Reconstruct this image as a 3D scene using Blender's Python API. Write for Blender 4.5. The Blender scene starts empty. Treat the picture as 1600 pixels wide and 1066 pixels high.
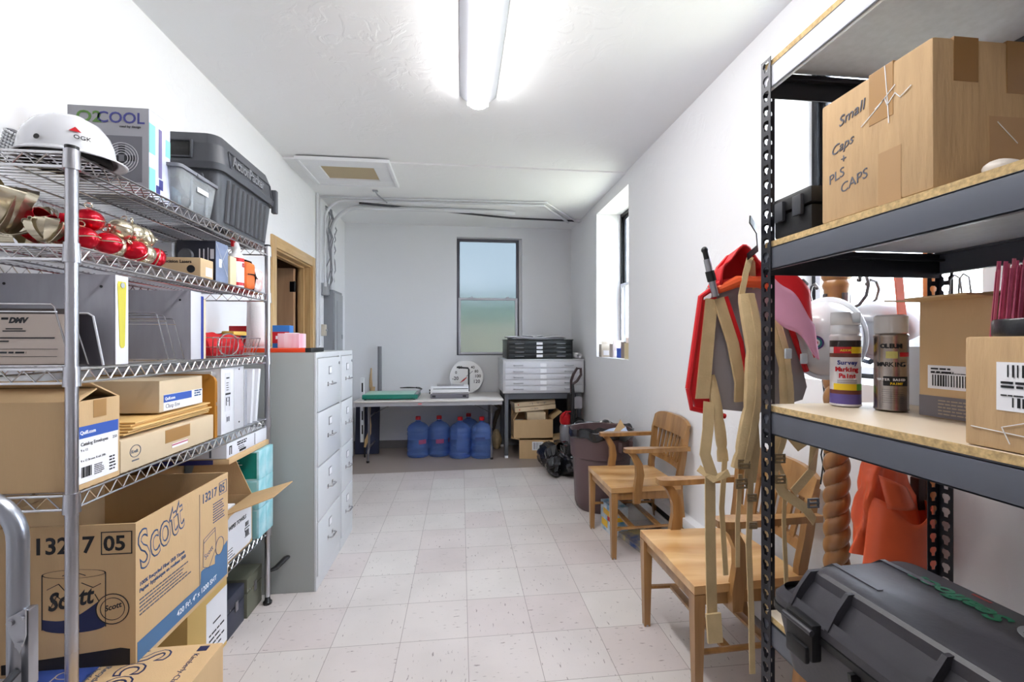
import bpy, bmesh, math, random
from mathutils import Vector, Matrix, noise
S = bpy.context.scene
C = S.collection
PI = math.pi
R = math.radians

# ------------------------------------------------------------------ camera
cam_d = bpy.data.cameras.new('camera')
cam = bpy.data.objects.new('camera', cam_d)
C.objects.link(cam)
cam.location = (0, 0, 1.3606)
cam.rotation_euler = (PI/2, 0.0, -0.113675)
cam_d.sensor_width = 36.0
cam_d.lens = 699.1/1600*36.0
cam_d.shift_y = 2.25/1600
cam_d.clip_start = 0.02
cam_d.clip_end = 200
S.camera = cam

# ------------------------------------------------------------------ exposure, sky
S.view_settings.view_transform = 'Standard'
S.view_settings.look = 'None'
S.view_settings.gamma = 1
S.view_settings.exposure = 2.08
S.view_settings.use_curve_mapping = False
LIGHT = 11.0
W = bpy.data.worlds.new('sky'); S.world = W; W.use_nodes = True
bg = W.node_tree.nodes['Background']
bg.inputs[0].default_value = (0.90, 0.95, 1.0, 1); bg.inputs[1].default_value = 4.9

# ------------------------------------------------------------------ materials
def lin(c):
    return tuple(((v/255)/12.92 if v/255 <= 0.04045 else ((v/255+0.055)/1.055)**2.4) for v in c)
def nd(nt, t, **kw):
    n = nt.nodes.new(t)
    for k, v in kw.items(): setattr(n, k, v)
    return n
MATS = {}
def mat(name, rgb, rough=0.6, metal=0.0, var=0.0, vscale=8.0, bump=0.0, bscale=40.0, stretch=None, coat=0.0,
        trans=0.0, ior=1.45, emit=0.0, alpha=1.0, rgb2=None):
    if name in MATS: return MATS[name]
    m = bpy.data.materials.new(name); m.use_nodes = True
    nt = m.node_tree; b = nt.nodes['Principled BSDF']
    c = lin(rgb)
    b.inputs['Base Color'].default_value = (*c, 1)
    b.inputs['Roughness'].default_value = rough
    b.inputs['Metallic'].default_value = metal
    b.inputs['Coat Weight'].default_value = coat
    b.inputs['Transmission Weight'].default_value = trans
    b.inputs['IOR'].default_value = ior
    b.inputs['Alpha'].default_value = alpha
    if emit:
        b.inputs['Emission Color'].default_value = (*c, 1); b.inputs['Emission Strength'].default_value = emit
    if var or bump or rgb2:
        tc = nd(nt, 'ShaderNodeTexCoord'); mp = nd(nt, 'ShaderNodeMapping')
        nt.links.new(tc.outputs['Object'], mp.inputs[0])
        if stretch: mp.inputs['Scale'].default_value = stretch
    if var or rgb2:
        nz = nd(nt, 'ShaderNodeTexNoise'); nz.inputs['Scale'].default_value = vscale; nz.inputs['Detail'].default_value = 5
        nt.links.new(mp.outputs[0], nz.inputs['Vector'])
        cr = nd(nt, 'ShaderNodeValToRGB')
        c2 = lin(rgb2) if rgb2 else tuple(min(1, v*(1+var)) for v in c)
        c1 = c if rgb2 else tuple(v*(1-var) for v in c)
        cr.color_ramp.elements[0].position = 0.32; cr.color_ramp.elements[0].color = (*c1, 1)
        cr.color_ramp.elements[1].position = 0.68; cr.color_ramp.elements[1].color = (*c2, 1)
        nt.links.new(nz.outputs['Fac'], cr.inputs[0]); nt.links.new(cr.outputs[0], b.inputs['Base Color'])
    if bump:
        n2 = nd(nt, 'ShaderNodeTexNoise'); n2.inputs['Scale'].default_value = bscale; n2.inputs['Detail'].default_value = 4
        nt.links.new(mp.outputs[0], n2.inputs['Vector'])
        bp = nd(nt, 'ShaderNodeBump'); bp.inputs['Strength'].default_value = bump; bp.inputs['Distance'].default_value = 0.004
        nt.links.new(n2.outputs['Fac'], bp.inputs['Height']); nt.links.new(bp.outputs[0], b.inputs['Normal'])
    MATS[name] = m
    return m

def mat_plaster(name, rgb, strength=0.25):
    m = mat(name, rgb, 0.75)
    nt = m.node_tree; b = nt.nodes['Principled BSDF']
    tc = nd(nt, 'ShaderNodeTexCoord')
    n1 = nd(nt, 'ShaderNodeTexNoise'); n1.inputs['Scale'].default_value = 7; n1.inputs['Detail'].default_value = 6; n1.inputs['Distortion'].default_value = 1.4
    n2 = nd(nt, 'ShaderNodeTexNoise'); n2.inputs['Scale'].default_value = 1.6; n2.inputs['Detail'].default_value = 3
    nt.links.new(tc.outputs['Object'], n1.inputs['Vector']); nt.links.new(tc.outputs['Object'], n2.inputs['Vector'])
    r1 = nd(nt, 'ShaderNodeValToRGB'); r1.color_ramp.elements[0].position = .5; r1.color_ramp.elements[1].position = .58
    r2 = nd(nt, 'ShaderNodeValToRGB'); r2.color_ramp.elements[0].position = .45; r2.color_ramp.elements[1].position = .62
    nt.links.new(n1.outputs['Fac'], r1.inputs[0]); nt.links.new(n2.outputs['Fac'], r2.inputs[0])
    mu = nd(nt, 'ShaderNodeMath', operation='MULTIPLY'); nt.links.new(r1.outputs[0], mu.inputs[0]); nt.links.new(r2.outputs[0], mu.inputs[1])
    bp = nd(nt, 'ShaderNodeBump'); bp.inputs['Strength'].default_value = strength; bp.inputs['Distance'].default_value = 0.004
    nt.links.new(mu.outputs[0], bp.inputs['Height']); nt.links.new(bp.outputs[0], b.inputs['Normal'])
    return m

def mat_floor():
    m = bpy.data.materials.new('vinyl_tile'); m.use_nodes = True
    nt = m.node_tree; b = nt.nodes['Principled BSDF']; L = nt.links.new
    def math_(op, a, bb=None, c=None):
        n = nd(nt, 'ShaderNodeMath', operation=op)
        for i, v in enumerate((a, bb, c)):
            if v is None: continue
            if isinstance(v, (int, float)): n.inputs[i].default_value = v
            else: L(v, n.inputs[i])
        return n.outputs[0]
    tc = nd(nt, 'ShaderNodeTexCoord'); sp = nd(nt, 'ShaderNodeSeparateXYZ'); L(tc.outputs['Object'], sp.inputs[0])
    u = math_('DIVIDE', math_('SUBTRACT', sp.outputs[0], 0.0318), 0.3048)
    v = math_('DIVIDE', math_('SUBTRACT', sp.outputs[1], 2.0717), 0.3048)
    fu = math_('FLOOR', u); fv = math_('FLOOR', v)
    du = math_('ABSOLUTE', math_('SUBTRACT', math_('FRACT', u), 0.5)); dv = math_('ABSOLUTE', math_('SUBTRACT', math_('FRACT', v), 0.5))
    seam = math_('GREATER_THAN', math_('MAXIMUM', du, dv), 0.4955)
    cb = nd(nt, 'ShaderNodeCombineXYZ'); L(fu, cb.inputs[0]); L(fv, cb.inputs[1])
    wn = nd(nt, 'ShaderNodeTexWhiteNoise', noise_dimensions='2D'); L(cb.outputs[0], wn.inputs['Vector'])
    # grain direction alternates tile by tile
    par = math_('GREATER_THAN', math_('MODULO', math_('ABSOLUTE', math_('ADD', fu, fv)), 2.0), 0.5)
    mA = nd(nt, 'ShaderNodeMapping'); mA.inputs['Scale'].default_value = (95, 24, 1); L(tc.outputs['Object'], mA.inputs[0])
    mB = nd(nt, 'ShaderNodeMapping'); mB.inputs['Scale'].default_value = (24, 95, 1); L(tc.outputs['Object'], mB.inputs[0])
    mx = nd(nt, 'ShaderNodeMix', data_type='VECTOR'); L(par, mx.inputs[0]); L(mA.outputs[0], mx.inputs[4]); L(mB.outputs[0], mx.inputs[5])
    n1 = nd(nt, 'ShaderNodeTexNoise'); n1.inputs['Scale'].default_value = 1.0; n1.inputs['Detail'].default_value = 2; L(mx.outputs[1], n1.inputs['Vector'])
    fl = nd(nt, 'ShaderNodeValToRGB'); fl.color_ramp.elements[0].position = .28; fl.color_ramp.elements[0].color = (1, 1, 1, 1)
    fl.color_ramp.elements[1].position = .34; fl.color_ramp.elements[1].color = (0, 0, 0, 1); L(n1.outputs['Fac'], fl.inputs[0])
    n2 = nd(nt, 'ShaderNodeTexNoise'); n2.inputs['Scale'].default_value = 3.0; n2.inputs['Detail'].default_value = 6; L(tc.outputs['Object'], n2.inputs['Vector'])
    base = nd(nt, 'ShaderNodeMix', data_type='RGBA'); L(wn.outputs['Value'], base.inputs[0])
    base.inputs[6].default_value = (*lin((212, 207, 204)), 1); base.inputs[7].default_value = (*lin((205, 195, 194)), 1)
    sh = nd(nt, 'ShaderNodeMix', data_type='RGBA', blend_type='MULTIPLY'); sh.inputs[0].default_value = 0.35
    L(base.outputs[2], sh.inputs[6]); L(n2.outputs['Color'], sh.inputs[7])
    g = nd(nt, 'ShaderNodeValToRGB'); g.color_ramp.elements[0].position = .3; g.color_ramp.elements[0].color = (.72, .72, .72, 1); g.color_ramp.elements[1].position = .6
    L(n2.outputs['Fac'], g.inputs[0]); L(g.outputs[0], sh.inputs[7])
    c1 = nd(nt, 'ShaderNodeMix', data_type='RGBA'); L(math_('MULTIPLY', fl.outputs[0], 0.75), c1.inputs[0]); L(sh.outputs[2], c1.inputs[6]); c1.inputs[7].default_value = (*lin((110, 98, 98)), 1)
    # older brownish sheet in front of the back wall
    far = math_('GREATER_THAN', sp.outputs[1], math_('ADD', 4.80, math_('MULTIPLY', sp.outputs[0], 0.03)))
    c2 = nd(nt, 'ShaderNodeMix', data_type='RGBA'); L(far, c2.inputs[0]); L(c1.outputs[2], c2.inputs[6]); c2.inputs[7].default_value = (*lin((150, 138, 130)), 1)
    seamn = math_('MULTIPLY', math_('MULTIPLY', seam, 0.7), math_('SUBTRACT', 1.0, far))
    c3 = nd(nt, 'ShaderNodeMix', data_type='RGBA'); L(seamn, c3.inputs[0]); L(c2.outputs[2], c3.inputs[6]); c3.inputs[7].default_value = (*lin((110, 100, 98)), 1)
    L(c3.outputs[2], b.inputs['Base Color'])
    b.inputs['Roughness'].default_value = 0.42
    return m

def mat_wood(name, rgb, rgb2, rough=0.38, axis=0, scale=1.0, coat=0.25):
    if name in MATS: return MATS[name]
    m = bpy.data.materials.new(name); m.use_nodes = True; MATS[name] = m
    nt = m.node_tree; b = nt.nodes['Principled BSDF']; L = nt.links.new
    tc = nd(nt, 'ShaderNodeTexCoord'); mp = nd(nt, 'ShaderNodeMapping')
    s = [22*scale]*3; s[axis] = 2.2*scale; mp.inputs['Scale'].default_value = s
    L(tc.outputs['Object'], mp.inputs[0])
    n1 = nd(nt, 'ShaderNodeTexNoise'); n1.inputs['Scale'].default_value = 1.0; n1.inputs['Detail'].default_value = 7; n1.inputs['Distortion'].default_value = .6
    L(mp.outputs[0], n1.inputs['Vector'])
    cr = nd(nt, 'ShaderNodeValToRGB'); cr.color_ramp.elements[0].position = .3; cr.color_ramp.elements[1].position = .7
    cr.color_ramp.elements[0].color = (*lin(rgb), 1); cr.color_ramp.elements[1].color = (*lin(rgb2), 1)
    L(n1.outputs['Fac'], cr.inputs[0]); L(cr.outputs[0], b.inputs['Base Color'])
    b.inputs['Roughness'].default_value = rough; b.inputs['Coat Weight'].default_value = coat; b.inputs['Coat Roughness'].default_value = .25
    return m

def mat_frosted(name, rgb, rough=0.5):
    m = bpy.data.materials.new(name); m.use_nodes = True; MATS[name] = m
    nt = m.node_tree; nt.nodes.remove(nt.nodes['Principled BSDF']); L = nt.links.new
    out = nt.nodes['Material Output']
    r = nd(nt, 'ShaderNodeBsdfRefraction'); r.inputs['Color'].default_value = (*lin(rgb), 1); r.inputs['Roughness'].default_value = rough; r.inputs['IOR'].default_value = 1.3
    g = nd(nt, 'ShaderNodeBsdfGlossy'); g.inputs['Roughness'].default_value = .3; g.inputs['Color'].default_value = (.9, .9, .9, 1)
    mx = nd(nt, 'ShaderNodeMixShader'); mx.inputs[0].default_value = .05
    L(r.outputs[0], mx.inputs[1]); L(g.outputs[0], mx.inputs[2]); L(mx.outputs[0], out.inputs[0])
    return m

# ------------------------------------------------------------------ mesh builder
class MB:
    def __init__(self): self.bm = bmesh.new(); self.mi = 0
    def _add(self, verts, faces):
        vs = [self.bm.verts.new(v) for v in verts]
        for f in faces:
            try:
                fc = self.bm.faces.new([vs[i] for i in f]); fc.material_index = self.mi
            except ValueError: pass
        return vs
    def box(self, x0, x1, y0, y1, z0, z1, bev=0.0, M=None, seg=2):
        if x0 > x1: x0, x1 = x1, x0
        if y0 > y1: y0, y1 = y1, y0
        if z0 > z1: z0, z1 = z1, z0
        t = bmesh.new()
        vs = [t.verts.new(p) for p in ((x0,y0,z0),(x1,y0,z0),(x1,y1,z0),(x0,y1,z0),(x0,y0,z1),(x1,y0,z1),(x1,y1,z1),(x0,y1,z1))]
        for f in ((0,3,2,1),(4,5,6,7),(0,1,5,4),(1,2,6,5),(2,3,7,6),(3,0,4,7)): t.faces.new([vs[i] for i in f])
        if bev > 0:
            bev = min(bev, 0.49*min(x1-x0, y1-y0, z1-z0))
            bmesh.ops.bevel(t, geom=list(t.edges), offset=bev, segments=seg, affect='EDGES', profile=0.6)
        self.merge(t, M); return self
    def merge(self, t, M=None):
        t.verts.index_update()
        P = [(M @ v.co if M else v.co.copy()) for v in t.verts]
        self._add(P, [[v.index for v in f.verts] for f in t.faces]); t.free()
    def cyl(self, p0, p1, r, r2=None, seg=16, cap=True):
        p0, p1 = Vector(p0), Vector(p1); r2 = r if r2 is None else r2
        d = (p1-p0); q = d.to_track_quat('Z', 'Y')
        a = []; 
        for (p, rr) in ((p0, r), (p1, r2)):
            for i in range(seg):
                an = 2*PI*i/seg; a.append(p + q @ Vector((rr*math.cos(an), rr*math.sin(an), 0)))
        f = [(i, (i+1) % seg, seg+(i+1) % seg, seg+i) for i in range(seg)]
        if cap: f += [tuple(range(seg-1, -1, -1)), tuple(range(seg, 2*seg))]
        self._add(a, f); return self
    def lathe(self, prof, seg=24, M=None, ang=2*PI, rib=None):
        a = []; n = len(prof); full = abs(ang-2*PI) < 1e-6; cols = seg if full else seg+1
        for i in range(cols):
            an = ang*i/seg
            for (r, z) in prof:
                rr = r*(rib(an, z) if rib else 1)
                v = Vector((rr*math.cos(an), rr*math.sin(an), z)); a.append(M @ v if M else v)
        f = []
        for i in range(seg):
            j = (i+1) % cols
            for k in range(n-1): f.append((i*n+k, j*n+k, j*n+k+1, i*n+k+1))
        self._add(a, f); 
        bmesh.ops.remove_doubles(self.bm, verts=self.bm.verts, dist=1e-6); return self
    def tube(self, path, r, seg=8, closed=False, cap=True, flat=1.0):
        P = [Vector(p) for p in path]; n = len(P); rs = r if isinstance(r, (list, tuple)) else [r]*n
        a = []; prev = None
        for i in range(n):
            if closed: t = P[(i+1) % n]-P[i-1]
            else: t = P[min(i+1, n-1)]-P[max(i-1, 0)]
            t.normalize()
            if prev is None:
                up = Vector((0, 0, 1)) if abs(t.z) < .9 else Vector((0, 1, 0))
                s = t.cross(up).normalized()
            else:
                s = (prev - t*prev.dot(t)).normalized()
            prev = s; w = t.cross(s)
            for k in range(seg):
                an = 2*PI*k/seg; a.append(P[i]+(s*math.cos(an)+w*math.sin(an)*flat)*rs[i])
        f = []; m = n if closed else n-1
        for i in range(m):
            j = (i+1) % n
            for k in range(seg): f.append((i*seg+k, i*seg+(k+1) % seg, j*seg+(k+1) % seg, j*seg+k))
        if cap and not closed: f += [tuple(range(seg-1, -1, -1)), tuple(range((n-1)*seg, n*seg))]
        self._add(a, f); return self
    def ribbon(self, path, w, t, side=(0, 1, 0), widths=None):
        """flat strap: path points, width along 'side', thickness t"""
        P = [Vector(p) for p in path]; n = len(P); a = []
        for i in range(n):
            tg = (P[min(i+1, n-1)]-P[max(i-1, 0)]).normalized()
            sd = Vector(side[i] if isinstance(side[0], (tuple, list, Vector)) else side); sd = (sd - tg*sd.dot(tg)).normalized()
            nn = tg.cross(sd); ww = (widths[i] if widths else w)/2
            a += [P[i]+sd*ww+nn*t/2, P[i]-sd*ww+nn*t/2, P[i]-sd*ww-nn*t/2, P[i]+sd*ww-nn*t/2]
        f = []
        for i in range(n-1):
            for k in range(4): f.append((i*4+k, i*4+(k+1) % 4, (i+1)*4+(k+1) % 4, (i+1)*4+k))
        f += [(3, 2, 1, 0), (4*n-4, 4*n-3, 4*n-2, 4*n-1)]
        self._add(a, f); return self
    def prism(self, pts, o, ax, ay, az, depth):
        """extrude 2-D outline pts in the frame (o, ax, ay) along az by depth"""
        o, ax, ay, az = Vector(o), Vector(ax), Vector(ay), Vector(az); n = len(pts)
        a = [o+ax*p[0]+ay*p[1] for p in pts]+[o+ax*p[0]+ay*p[1]+az*depth for p in pts]
        f = [tuple(range(n-1, -1, -1)), tuple(range(n, 2*n))]+[(i, (i+1) % n, n+(i+1) % n, n+i) for i in range(n)]
        self._add(a, f); return self
    def sphere(self, c, r, seg=16, rings=10, sc=(1, 1, 1), M=None):
        t = bmesh.new(); bmesh.ops.create_uvsphere(t, u_segments=seg, v_segments=rings, radius=r)
        for v in t.verts: v.co = Vector((v.co.x*sc[0], v.co.y*sc[1], v.co.z*sc[2]))
        if M: 
            for v in t.verts: v.co = M @ v.co
        for v in t.verts: v.co += Vector(c)
        self.merge(t); return self
    def grid(self, fn, nu, nv, cu=False, cv=False):
        a = [Vector(fn(i/(nu if cu else nu-1), j/(nv if cv else nv-1))) for i in range(nu) for j in range(nv)]
        f = []
        for i in range(nu if cu else nu-1):
            for j in range(nv if cv else nv-1):
                i2, j2 = (i+1) % nu, (j+1) % nv
                f.append((i*nv+j, i2*nv+j, i2*nv+j2, i*nv+j2))
        self._add(a, f); return self
    def jitter(self, amp, sc=10, seed=0):
        for v in self.bm.verts:
            v.co += noise.noise_vector(v.co*sc+Vector((seed, seed*1.7, 0)))*amp
        return self
    def build(self, name, m, parent=None, smooth=True, loc=None, ang=0.6, solid=0.0):
        bmesh.ops.recalc_face_normals(self.bm, faces=self.bm.faces)
        me = bpy.data.meshes.new(name); self.bm.to_mesh(me); self.bm.free()
        for mm in (m if isinstance(m, (list, tuple)) else [m]): me.materials.append(mm)
        if smooth and len(me.polygons):
            me.polygons.foreach_set('use_smooth', [True]*len(me.polygons)); me.set_sharp_from_angle(angle=ang)
        o = bpy.data.objects.new(name, me); C.objects.link(o)
        if parent is not None: o.parent = parent
        if loc is not None: o.location = loc
        if solid:
            md = o.modifiers.new('thickness', 'SOLIDIFY'); md.thickness = solid; md.offset = 0
        return o

def thing(name, label, cat, loc=(0, 0, 0), rz=0.0, group=None, rot=None):
    o = bpy.data.objects.new(name, None); C.objects.link(o); o.empty_display_size = .05
    o.location = loc; o.rotation_euler = rot if rot else (0, 0, rz)
    o['label'] = label; o['category'] = cat
    if group: o['group'] = group
    return o
def tag(o, label, cat, group=None):
    o['label'] = label; o['category'] = cat
    if group: o['group'] = group
    return o
def struct(o): o['kind'] = 'structure'; return o
def copy_tree(o, parent=None):
    c = o.copy(); C.objects.link(c)
    if parent is not None: c.parent = parent
    for ch in list(o.children): copy_tree(ch, c)
    return c
FR = {'-y': ((1,0,0),(0,0,1),(0,-1,0)), '+x': ((0,1,0),(0,0,1),(1,0,0)), '-x': ((0,-1,0),(0,0,1),(-1,0,0)), 'top': ((1,0,0),(0,1,0),(0,0,1)),
      'topy': ((0,1,0),(-1,0,0),(0,0,1)), 'topr': ((0,-1,0),(1,0,0),(0,0,1)), 'up+x': ((0,0,1),(0,-1,0),(1,0,0)), 'dn+x': ((0,0,-1),(0,1,0),(1,0,0)), 'top180': ((-1,0,0),(0,-1,0),(0,0,1))}
def frame(face, o, rot=0.0):
    r, u, n = [Vector(v) for v in FR[face]]
    if rot: r, u = r*math.cos(rot)+u*math.sin(rot), u*math.cos(rot)-r*math.sin(rot)
    M = Matrix((( r.x, u.x, n.x, o[0]), (r.y, u.y, n.y, o[1]), (r.z, u.z, n.z, o[2]), (0, 0, 0, 1)))
    return M
def text(s, parent, face, o, size, m, name='lettering', rot=0.0, ext=0.0004, shear=0.0, bold=0.0, align='LEFT', sx=1.0, outline=False):
    cu = bpy.data.curves.new('t', 'FONT'); cu.body = s; cu.size = size; cu.extrude = ext; cu.shear = shear; cu.offset = bold
    cu.align_x = align; cu.resolution_u = 3
    t = bpy.data.objects.new('t', cu); C.objects.link(t)
    me = bpy.data.meshes.new_from_object(t.evaluated_get(bpy.context.evaluated_depsgraph_get()))
    bpy.data.objects.remove(t); bpy.data.curves.remove(cu)
    M = frame(face, o, rot)
    me.transform(M @ Matrix.Diagonal((sx, 1, 1, 1)))
    me.materials.clear(); me.materials.append(m)
    ob = bpy.data.objects.new(name, me); C.objects.link(ob)
    if parent is not None: ob.parent = parent
    return ob
def decal(parent, face, o, w, h, m, name='printed_label', t=0.0006, rot=0.0, pts=None):
    M = frame(face, o, rot); b = MB()
    if pts: b.prism(pts, M.translation, M.col[0].xyz, M.col[1].xyz, M.col[2].xyz, t)
    else: b.box(0, w, 0, h, 0, t, M=M)
    return b.build(name, m, parent, smooth=False)
def marks(parent, face, o, rects, m, name='printed_marks', t=0.0009, rot=0.0):
    M = frame(face, o, rot); b = MB()
    for (x, y, w, h) in rects: b.box(x, x+w, y, y+h, 0, t, M=M)
    return b.build(name, m, parent, smooth=False)
def barcode_rects(x, y, w, h, seed=1, n=22):
    rnd = random.Random(seed); out = []; p = x; e = w/n
    for i in range(n):
        if i % 2 == 0: out.append((p, y, e*rnd.choice((.4, .7, 1.1)), h))
        p += e
    return out
def lines_rects(x, y, w, n, dy, h, seed=2, words=True):
    rnd = random.Random(seed); out = []
    for i in range(n):
        p = x; end = x+w*rnd.uniform(.7, 1)
        while p < end:
            l = rnd.uniform(2, 6)*h; l = min(l, end-p)
            if l <= 0: break
            out.append((p, y-i*dy, l, h)); p += l+h*.9
    return out
def circ(n, r, cx=0, cy=0, sy=1.0): return [(cx+r*math.cos(2*PI*i/n), cy+sy*r*math.sin(2*PI*i/n)) for i in range(n)]
def ring(parent, face, o, r, w, m, name='printed_ring', sy=1.0, n=28, t=.0009):
    M = frame(face, o); b = MB(); a = []
    for z in (0, t):
        for rr in (r, r-w):
            for i in range(n): a.append(M @ Vector((rr*math.cos(2*PI*i/n), sy*rr*math.sin(2*PI*i/n), z)))
    f = []
    for i in range(n):
        j = (i+1) % n
        f += [(i, j, n+j, n+i), (2*n+i, 2*n+j, 3*n+j, 3*n+i), (i, j, 2*n+j, 2*n+i), (n+i, n+j, 3*n+j, 3*n+i)]
    b._add(a, f); return b.build(name, m, parent, smooth=False)
def stroke(parent, face, o, polys, w, m, name='handwriting', t=.0006):
    """pen strokes: polylines in the plane of a face"""
    M = frame(face, o); b = MB(); nrm = M.col[2].xyz
    for pl in polys:
        for (p, q) in zip(pl[:-1], pl[1:]):
            d = Vector((q[0]-p[0], q[1]-p[1])); 
            if d.length < 1e-6: continue
            d.normalize(); s = Vector((-d.y, d.x))*w/2; e = d*w*.3
            pts = [(p[0]-e.x+s.x, p[1]-e.y+s.y), (q[0]+e.x+s.x, q[1]+e.y+s.y), (q[0]+e.x-s.x, q[1]+e.y-s.y), (p[0]-e.x-s.x, p[1]-e.y-s.y)]
            b.prism(pts, M.translation, M.col[0].xyz, M.col[1].xyz, nrm, t)
    return b.build(name, m, parent, smooth=False)

# palette
wall_m = mat_plaster('wall_paint', (236, 236, 239), .3)
wallb_m = mat_plaster('wall_paint_rear', (226, 227, 231), .12)
ceil_m = mat_plaster('ceiling_paint', (242, 242, 244), .3)
white_m = mat('white_paint', (235, 236, 240), .45)
chrome = mat('chrome_wire', (205, 205, 208), .22, 1.0)
chrome_d = mat('steel_post', (190, 190, 196), .28, 1.0, bump=.05, bscale=60)
card = mat('cardboard', (202, 170, 128), .8, var=.025, vscale=4, bump=.12, bscale=40, stretch=(5, 5, .8))
card_l = mat('cardboard_pale', (206, 186, 156), .8, var=.05, vscale=5, bump=.15, bscale=30)
card_in = mat('cardboard_inside', (150, 122, 92), .85, var=.06)
tape_m = mat('packing_tape', (170, 130, 82), .3, coat=.3)
white_pp = mat('white_paper', (238, 238, 242), .6)
ink = mat('black_ink', (28, 30, 36), .6)
ink_g = mat('grey_ink', (95, 98, 110), .7)
ink_b = mat('blue_ink', (48, 78, 120), .6)
blue_l = mat('blue_label', (58, 92, 175), .5)
black_pl = mat('black_plastic', (26, 27, 30), .45, bump=.1, bscale=80)
black_mt = mat('black_metal', (22, 23, 28), .4, .3)
grey_mt = mat('grey_enamel', (150, 153, 155), .38, .0, var=.02)
red_m = mat('red_plastic', (190, 22, 34), .35)
steel = mat('brushed_steel', (175, 176, 182), .32, 1.0)
# ================================================================== THE ROOM
XL, XR, YB, YF, ZC = -1.47, 1.48, 5.91, -1.7, 2.90
b = MB(); b.box(-3.4, XR+.35, YF-.1, YB+.2, -.1, 0); struct(b.build('floor', mat_floor(), smooth=False))
b = MB(); b.box(XL-.12, XR+.4, YF-.1, 3.90, ZC, ZC+.15); b.box(XL-.12, XR+.4, 3.90, YB+.2, ZC-.012, ZC+.15)
struct(b.build('ceiling', ceil_m, smooth=False))
def wall_y(mb, x0, x1, y0, y1, z1, holes):
    """solid wall in the y direction with openings (ya, yb, za, zb)"""
    ys = sorted({y0, y1, *[h[0] for h in holes], *[h[1] for h in holes]})
    for a, c in zip(ys[:-1], ys[1:]):
        h = [q for q in holes if q[0] <= a+1e-6 and q[1] >= c-1e-6]
        if not h: mb.box(x0, x1, a, c, 0, z1)
        else:
            if h[0][2] > 0: mb.box(x0, x1, a, c, 0, h[0][2])
            mb.box(x0, x1, a, c, h[0][3], z1)
WIN2 = (3.834, 4.779, 1.205, 2.77); WIN3 = (1.117, 2.062, 1.205, 2.77)
b = MB(); wall_y(b, XR, XR+.35, YF, YB+.2, ZC, [WIN2, WIN3]); struct(b.build('wall_right', wall_m, smooth=False))
DOOR = (3.74, 4.62, 0, 2.12)
b = MB(); wall_y(b, XL-.12, XL, YF, YB+.2, ZC, [DOOR]); struct(b.build('wall_left', wall_m, smooth=False))
WX0, WX1, WZ0, WZ1 = -.055, .81, 1.19, 2.745
b = MB()
b.box(XL, WX0, YB, YB+.2, 0, ZC); b.box(WX1, XR, YB, YB+.2, 0, ZC); b.box(WX0, WX1, YB, YB+.2, 0, WZ0); b.box(WX0, WX1, YB, YB+.2, WZ1, ZC)
struct(b.build('wall_back', wallb_m, smooth=False))
b = MB(); b.box(XL-.12, XR+.35, YF-.1, YF, 0, ZC); struct(b.build('wall_front', wall_m, smooth=False))
b = MB(); b.box(XL, XR, YB-.012, YB, 0, .10, .003); struct(b.build('baseboard_back', mat('grey_baseboard', (120, 118, 120), .5), smooth=False))
b = MB(); b.box(XL, XL+.01, 4.72, YB, 0, .10, .003); struct(b.build('baseboard_left', MATS['grey_baseboard'], smooth=False))
# adjoining room seen through the open door
tan_wall = mat('beige_paint', (176, 150, 124), .7)
b = MB()
b.box(-3.4, XL-.12, 5.6, 5.7, 0, 2.7); b.box(-3.4, XL-.12, 2.4, 2.5, 0, 2.7); b.box(-3.5, -3.4, 2.4, 5.7, 0, 2.7); b.box(-3.4, XL-.12, 2.4, 5.7, 2.7, 2.8)
struct(b.build('wall_next_room', tan_wall, smooth=False))

# ---- windows
frame_dk = mat('bronze_frame', (104, 102, 112), .35, .3)
frame_lt = mat('grey_sash', (190, 190, 198), .4, .2)
glass_f = mat_frosted('frosted_glass', (112, 118, 122), .42)
glass_f2 = mat_frosted('frosted_glass_right', (236, 240, 246), .6)
def sash(par, ax, c, a0, a1, z0, z1, t, name, m, dep=.035):
    b = MB()
    def bx(u0, u1, v0, v1):
        if ax == 'y': b.box(u0, u1, c, c+dep, v0, v1, .003)
        else: b.box(c, c+dep, u0, u1, v0, v1, .003)
    bx(a0, a0+t, z0, z1); bx(a1-t, a1, z0, z1); bx(a0+t, a1-t, z0, z0+t); bx(a0+t, a1-t, z1-t, z1)
    return b.build(name, m, par)
def pane(par, ax, c, a0, a1, z0, z1, m):
    b = MB()
    if ax == 'y': b.box(a0, a1, c, c+.005, z0, z1)
    else: b.box(c, c+.005, a0, a1, z0, z1)
    return b.build('glass_pane', m, par, smooth=False)
w1 = thing('window_1', 'frosted sash window in the rear wall above the folding table', 'window', (0, 0, 0)); w1['kind'] = 'structure'; del w1['label']; del w1['category']
y0 = YB+.10
sash(w1, 'y', y0, WX0, WX1-.03, WZ0, WZ1, .022, 'outer_frame', frame_dk, .08)
sash(w1, 'y', y0-.01, WX0+.022, WX1-.052, 1.925, WZ1-.02, .018, 'upper_sash', frame_dk, .03)
sash(w1, 'y', y0-.02, WX0+.022, WX1-.052, WZ0+.01, 1.955, .030, 'lower_sash', frame_lt, .035)
pane(w1, 'y', y0+.01, WX0+.03, WX1-.06, 1.94, WZ1-.03, glass_f); pane(w1, 'y', y0+.0, WX0+.04, WX1-.07, WZ0+.03, 1.94, glass_f)
b = MB(); b.box(WX1-.03, WX1, y0-.02, y0+.08, WZ0, WZ1); b.build('side_stop', white_m, w1)
for x in (.12, .60):
    b = MB(); b.box(x, x+.05, y0-.035, y0-.012, 1.953, 1.966, .003); b.cyl((x+.025, y0-.025, 1.966), (x+.025, y0-.025, 1.975), .01, seg=10); b.build('sash_lock', frame_lt, w1)
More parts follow.
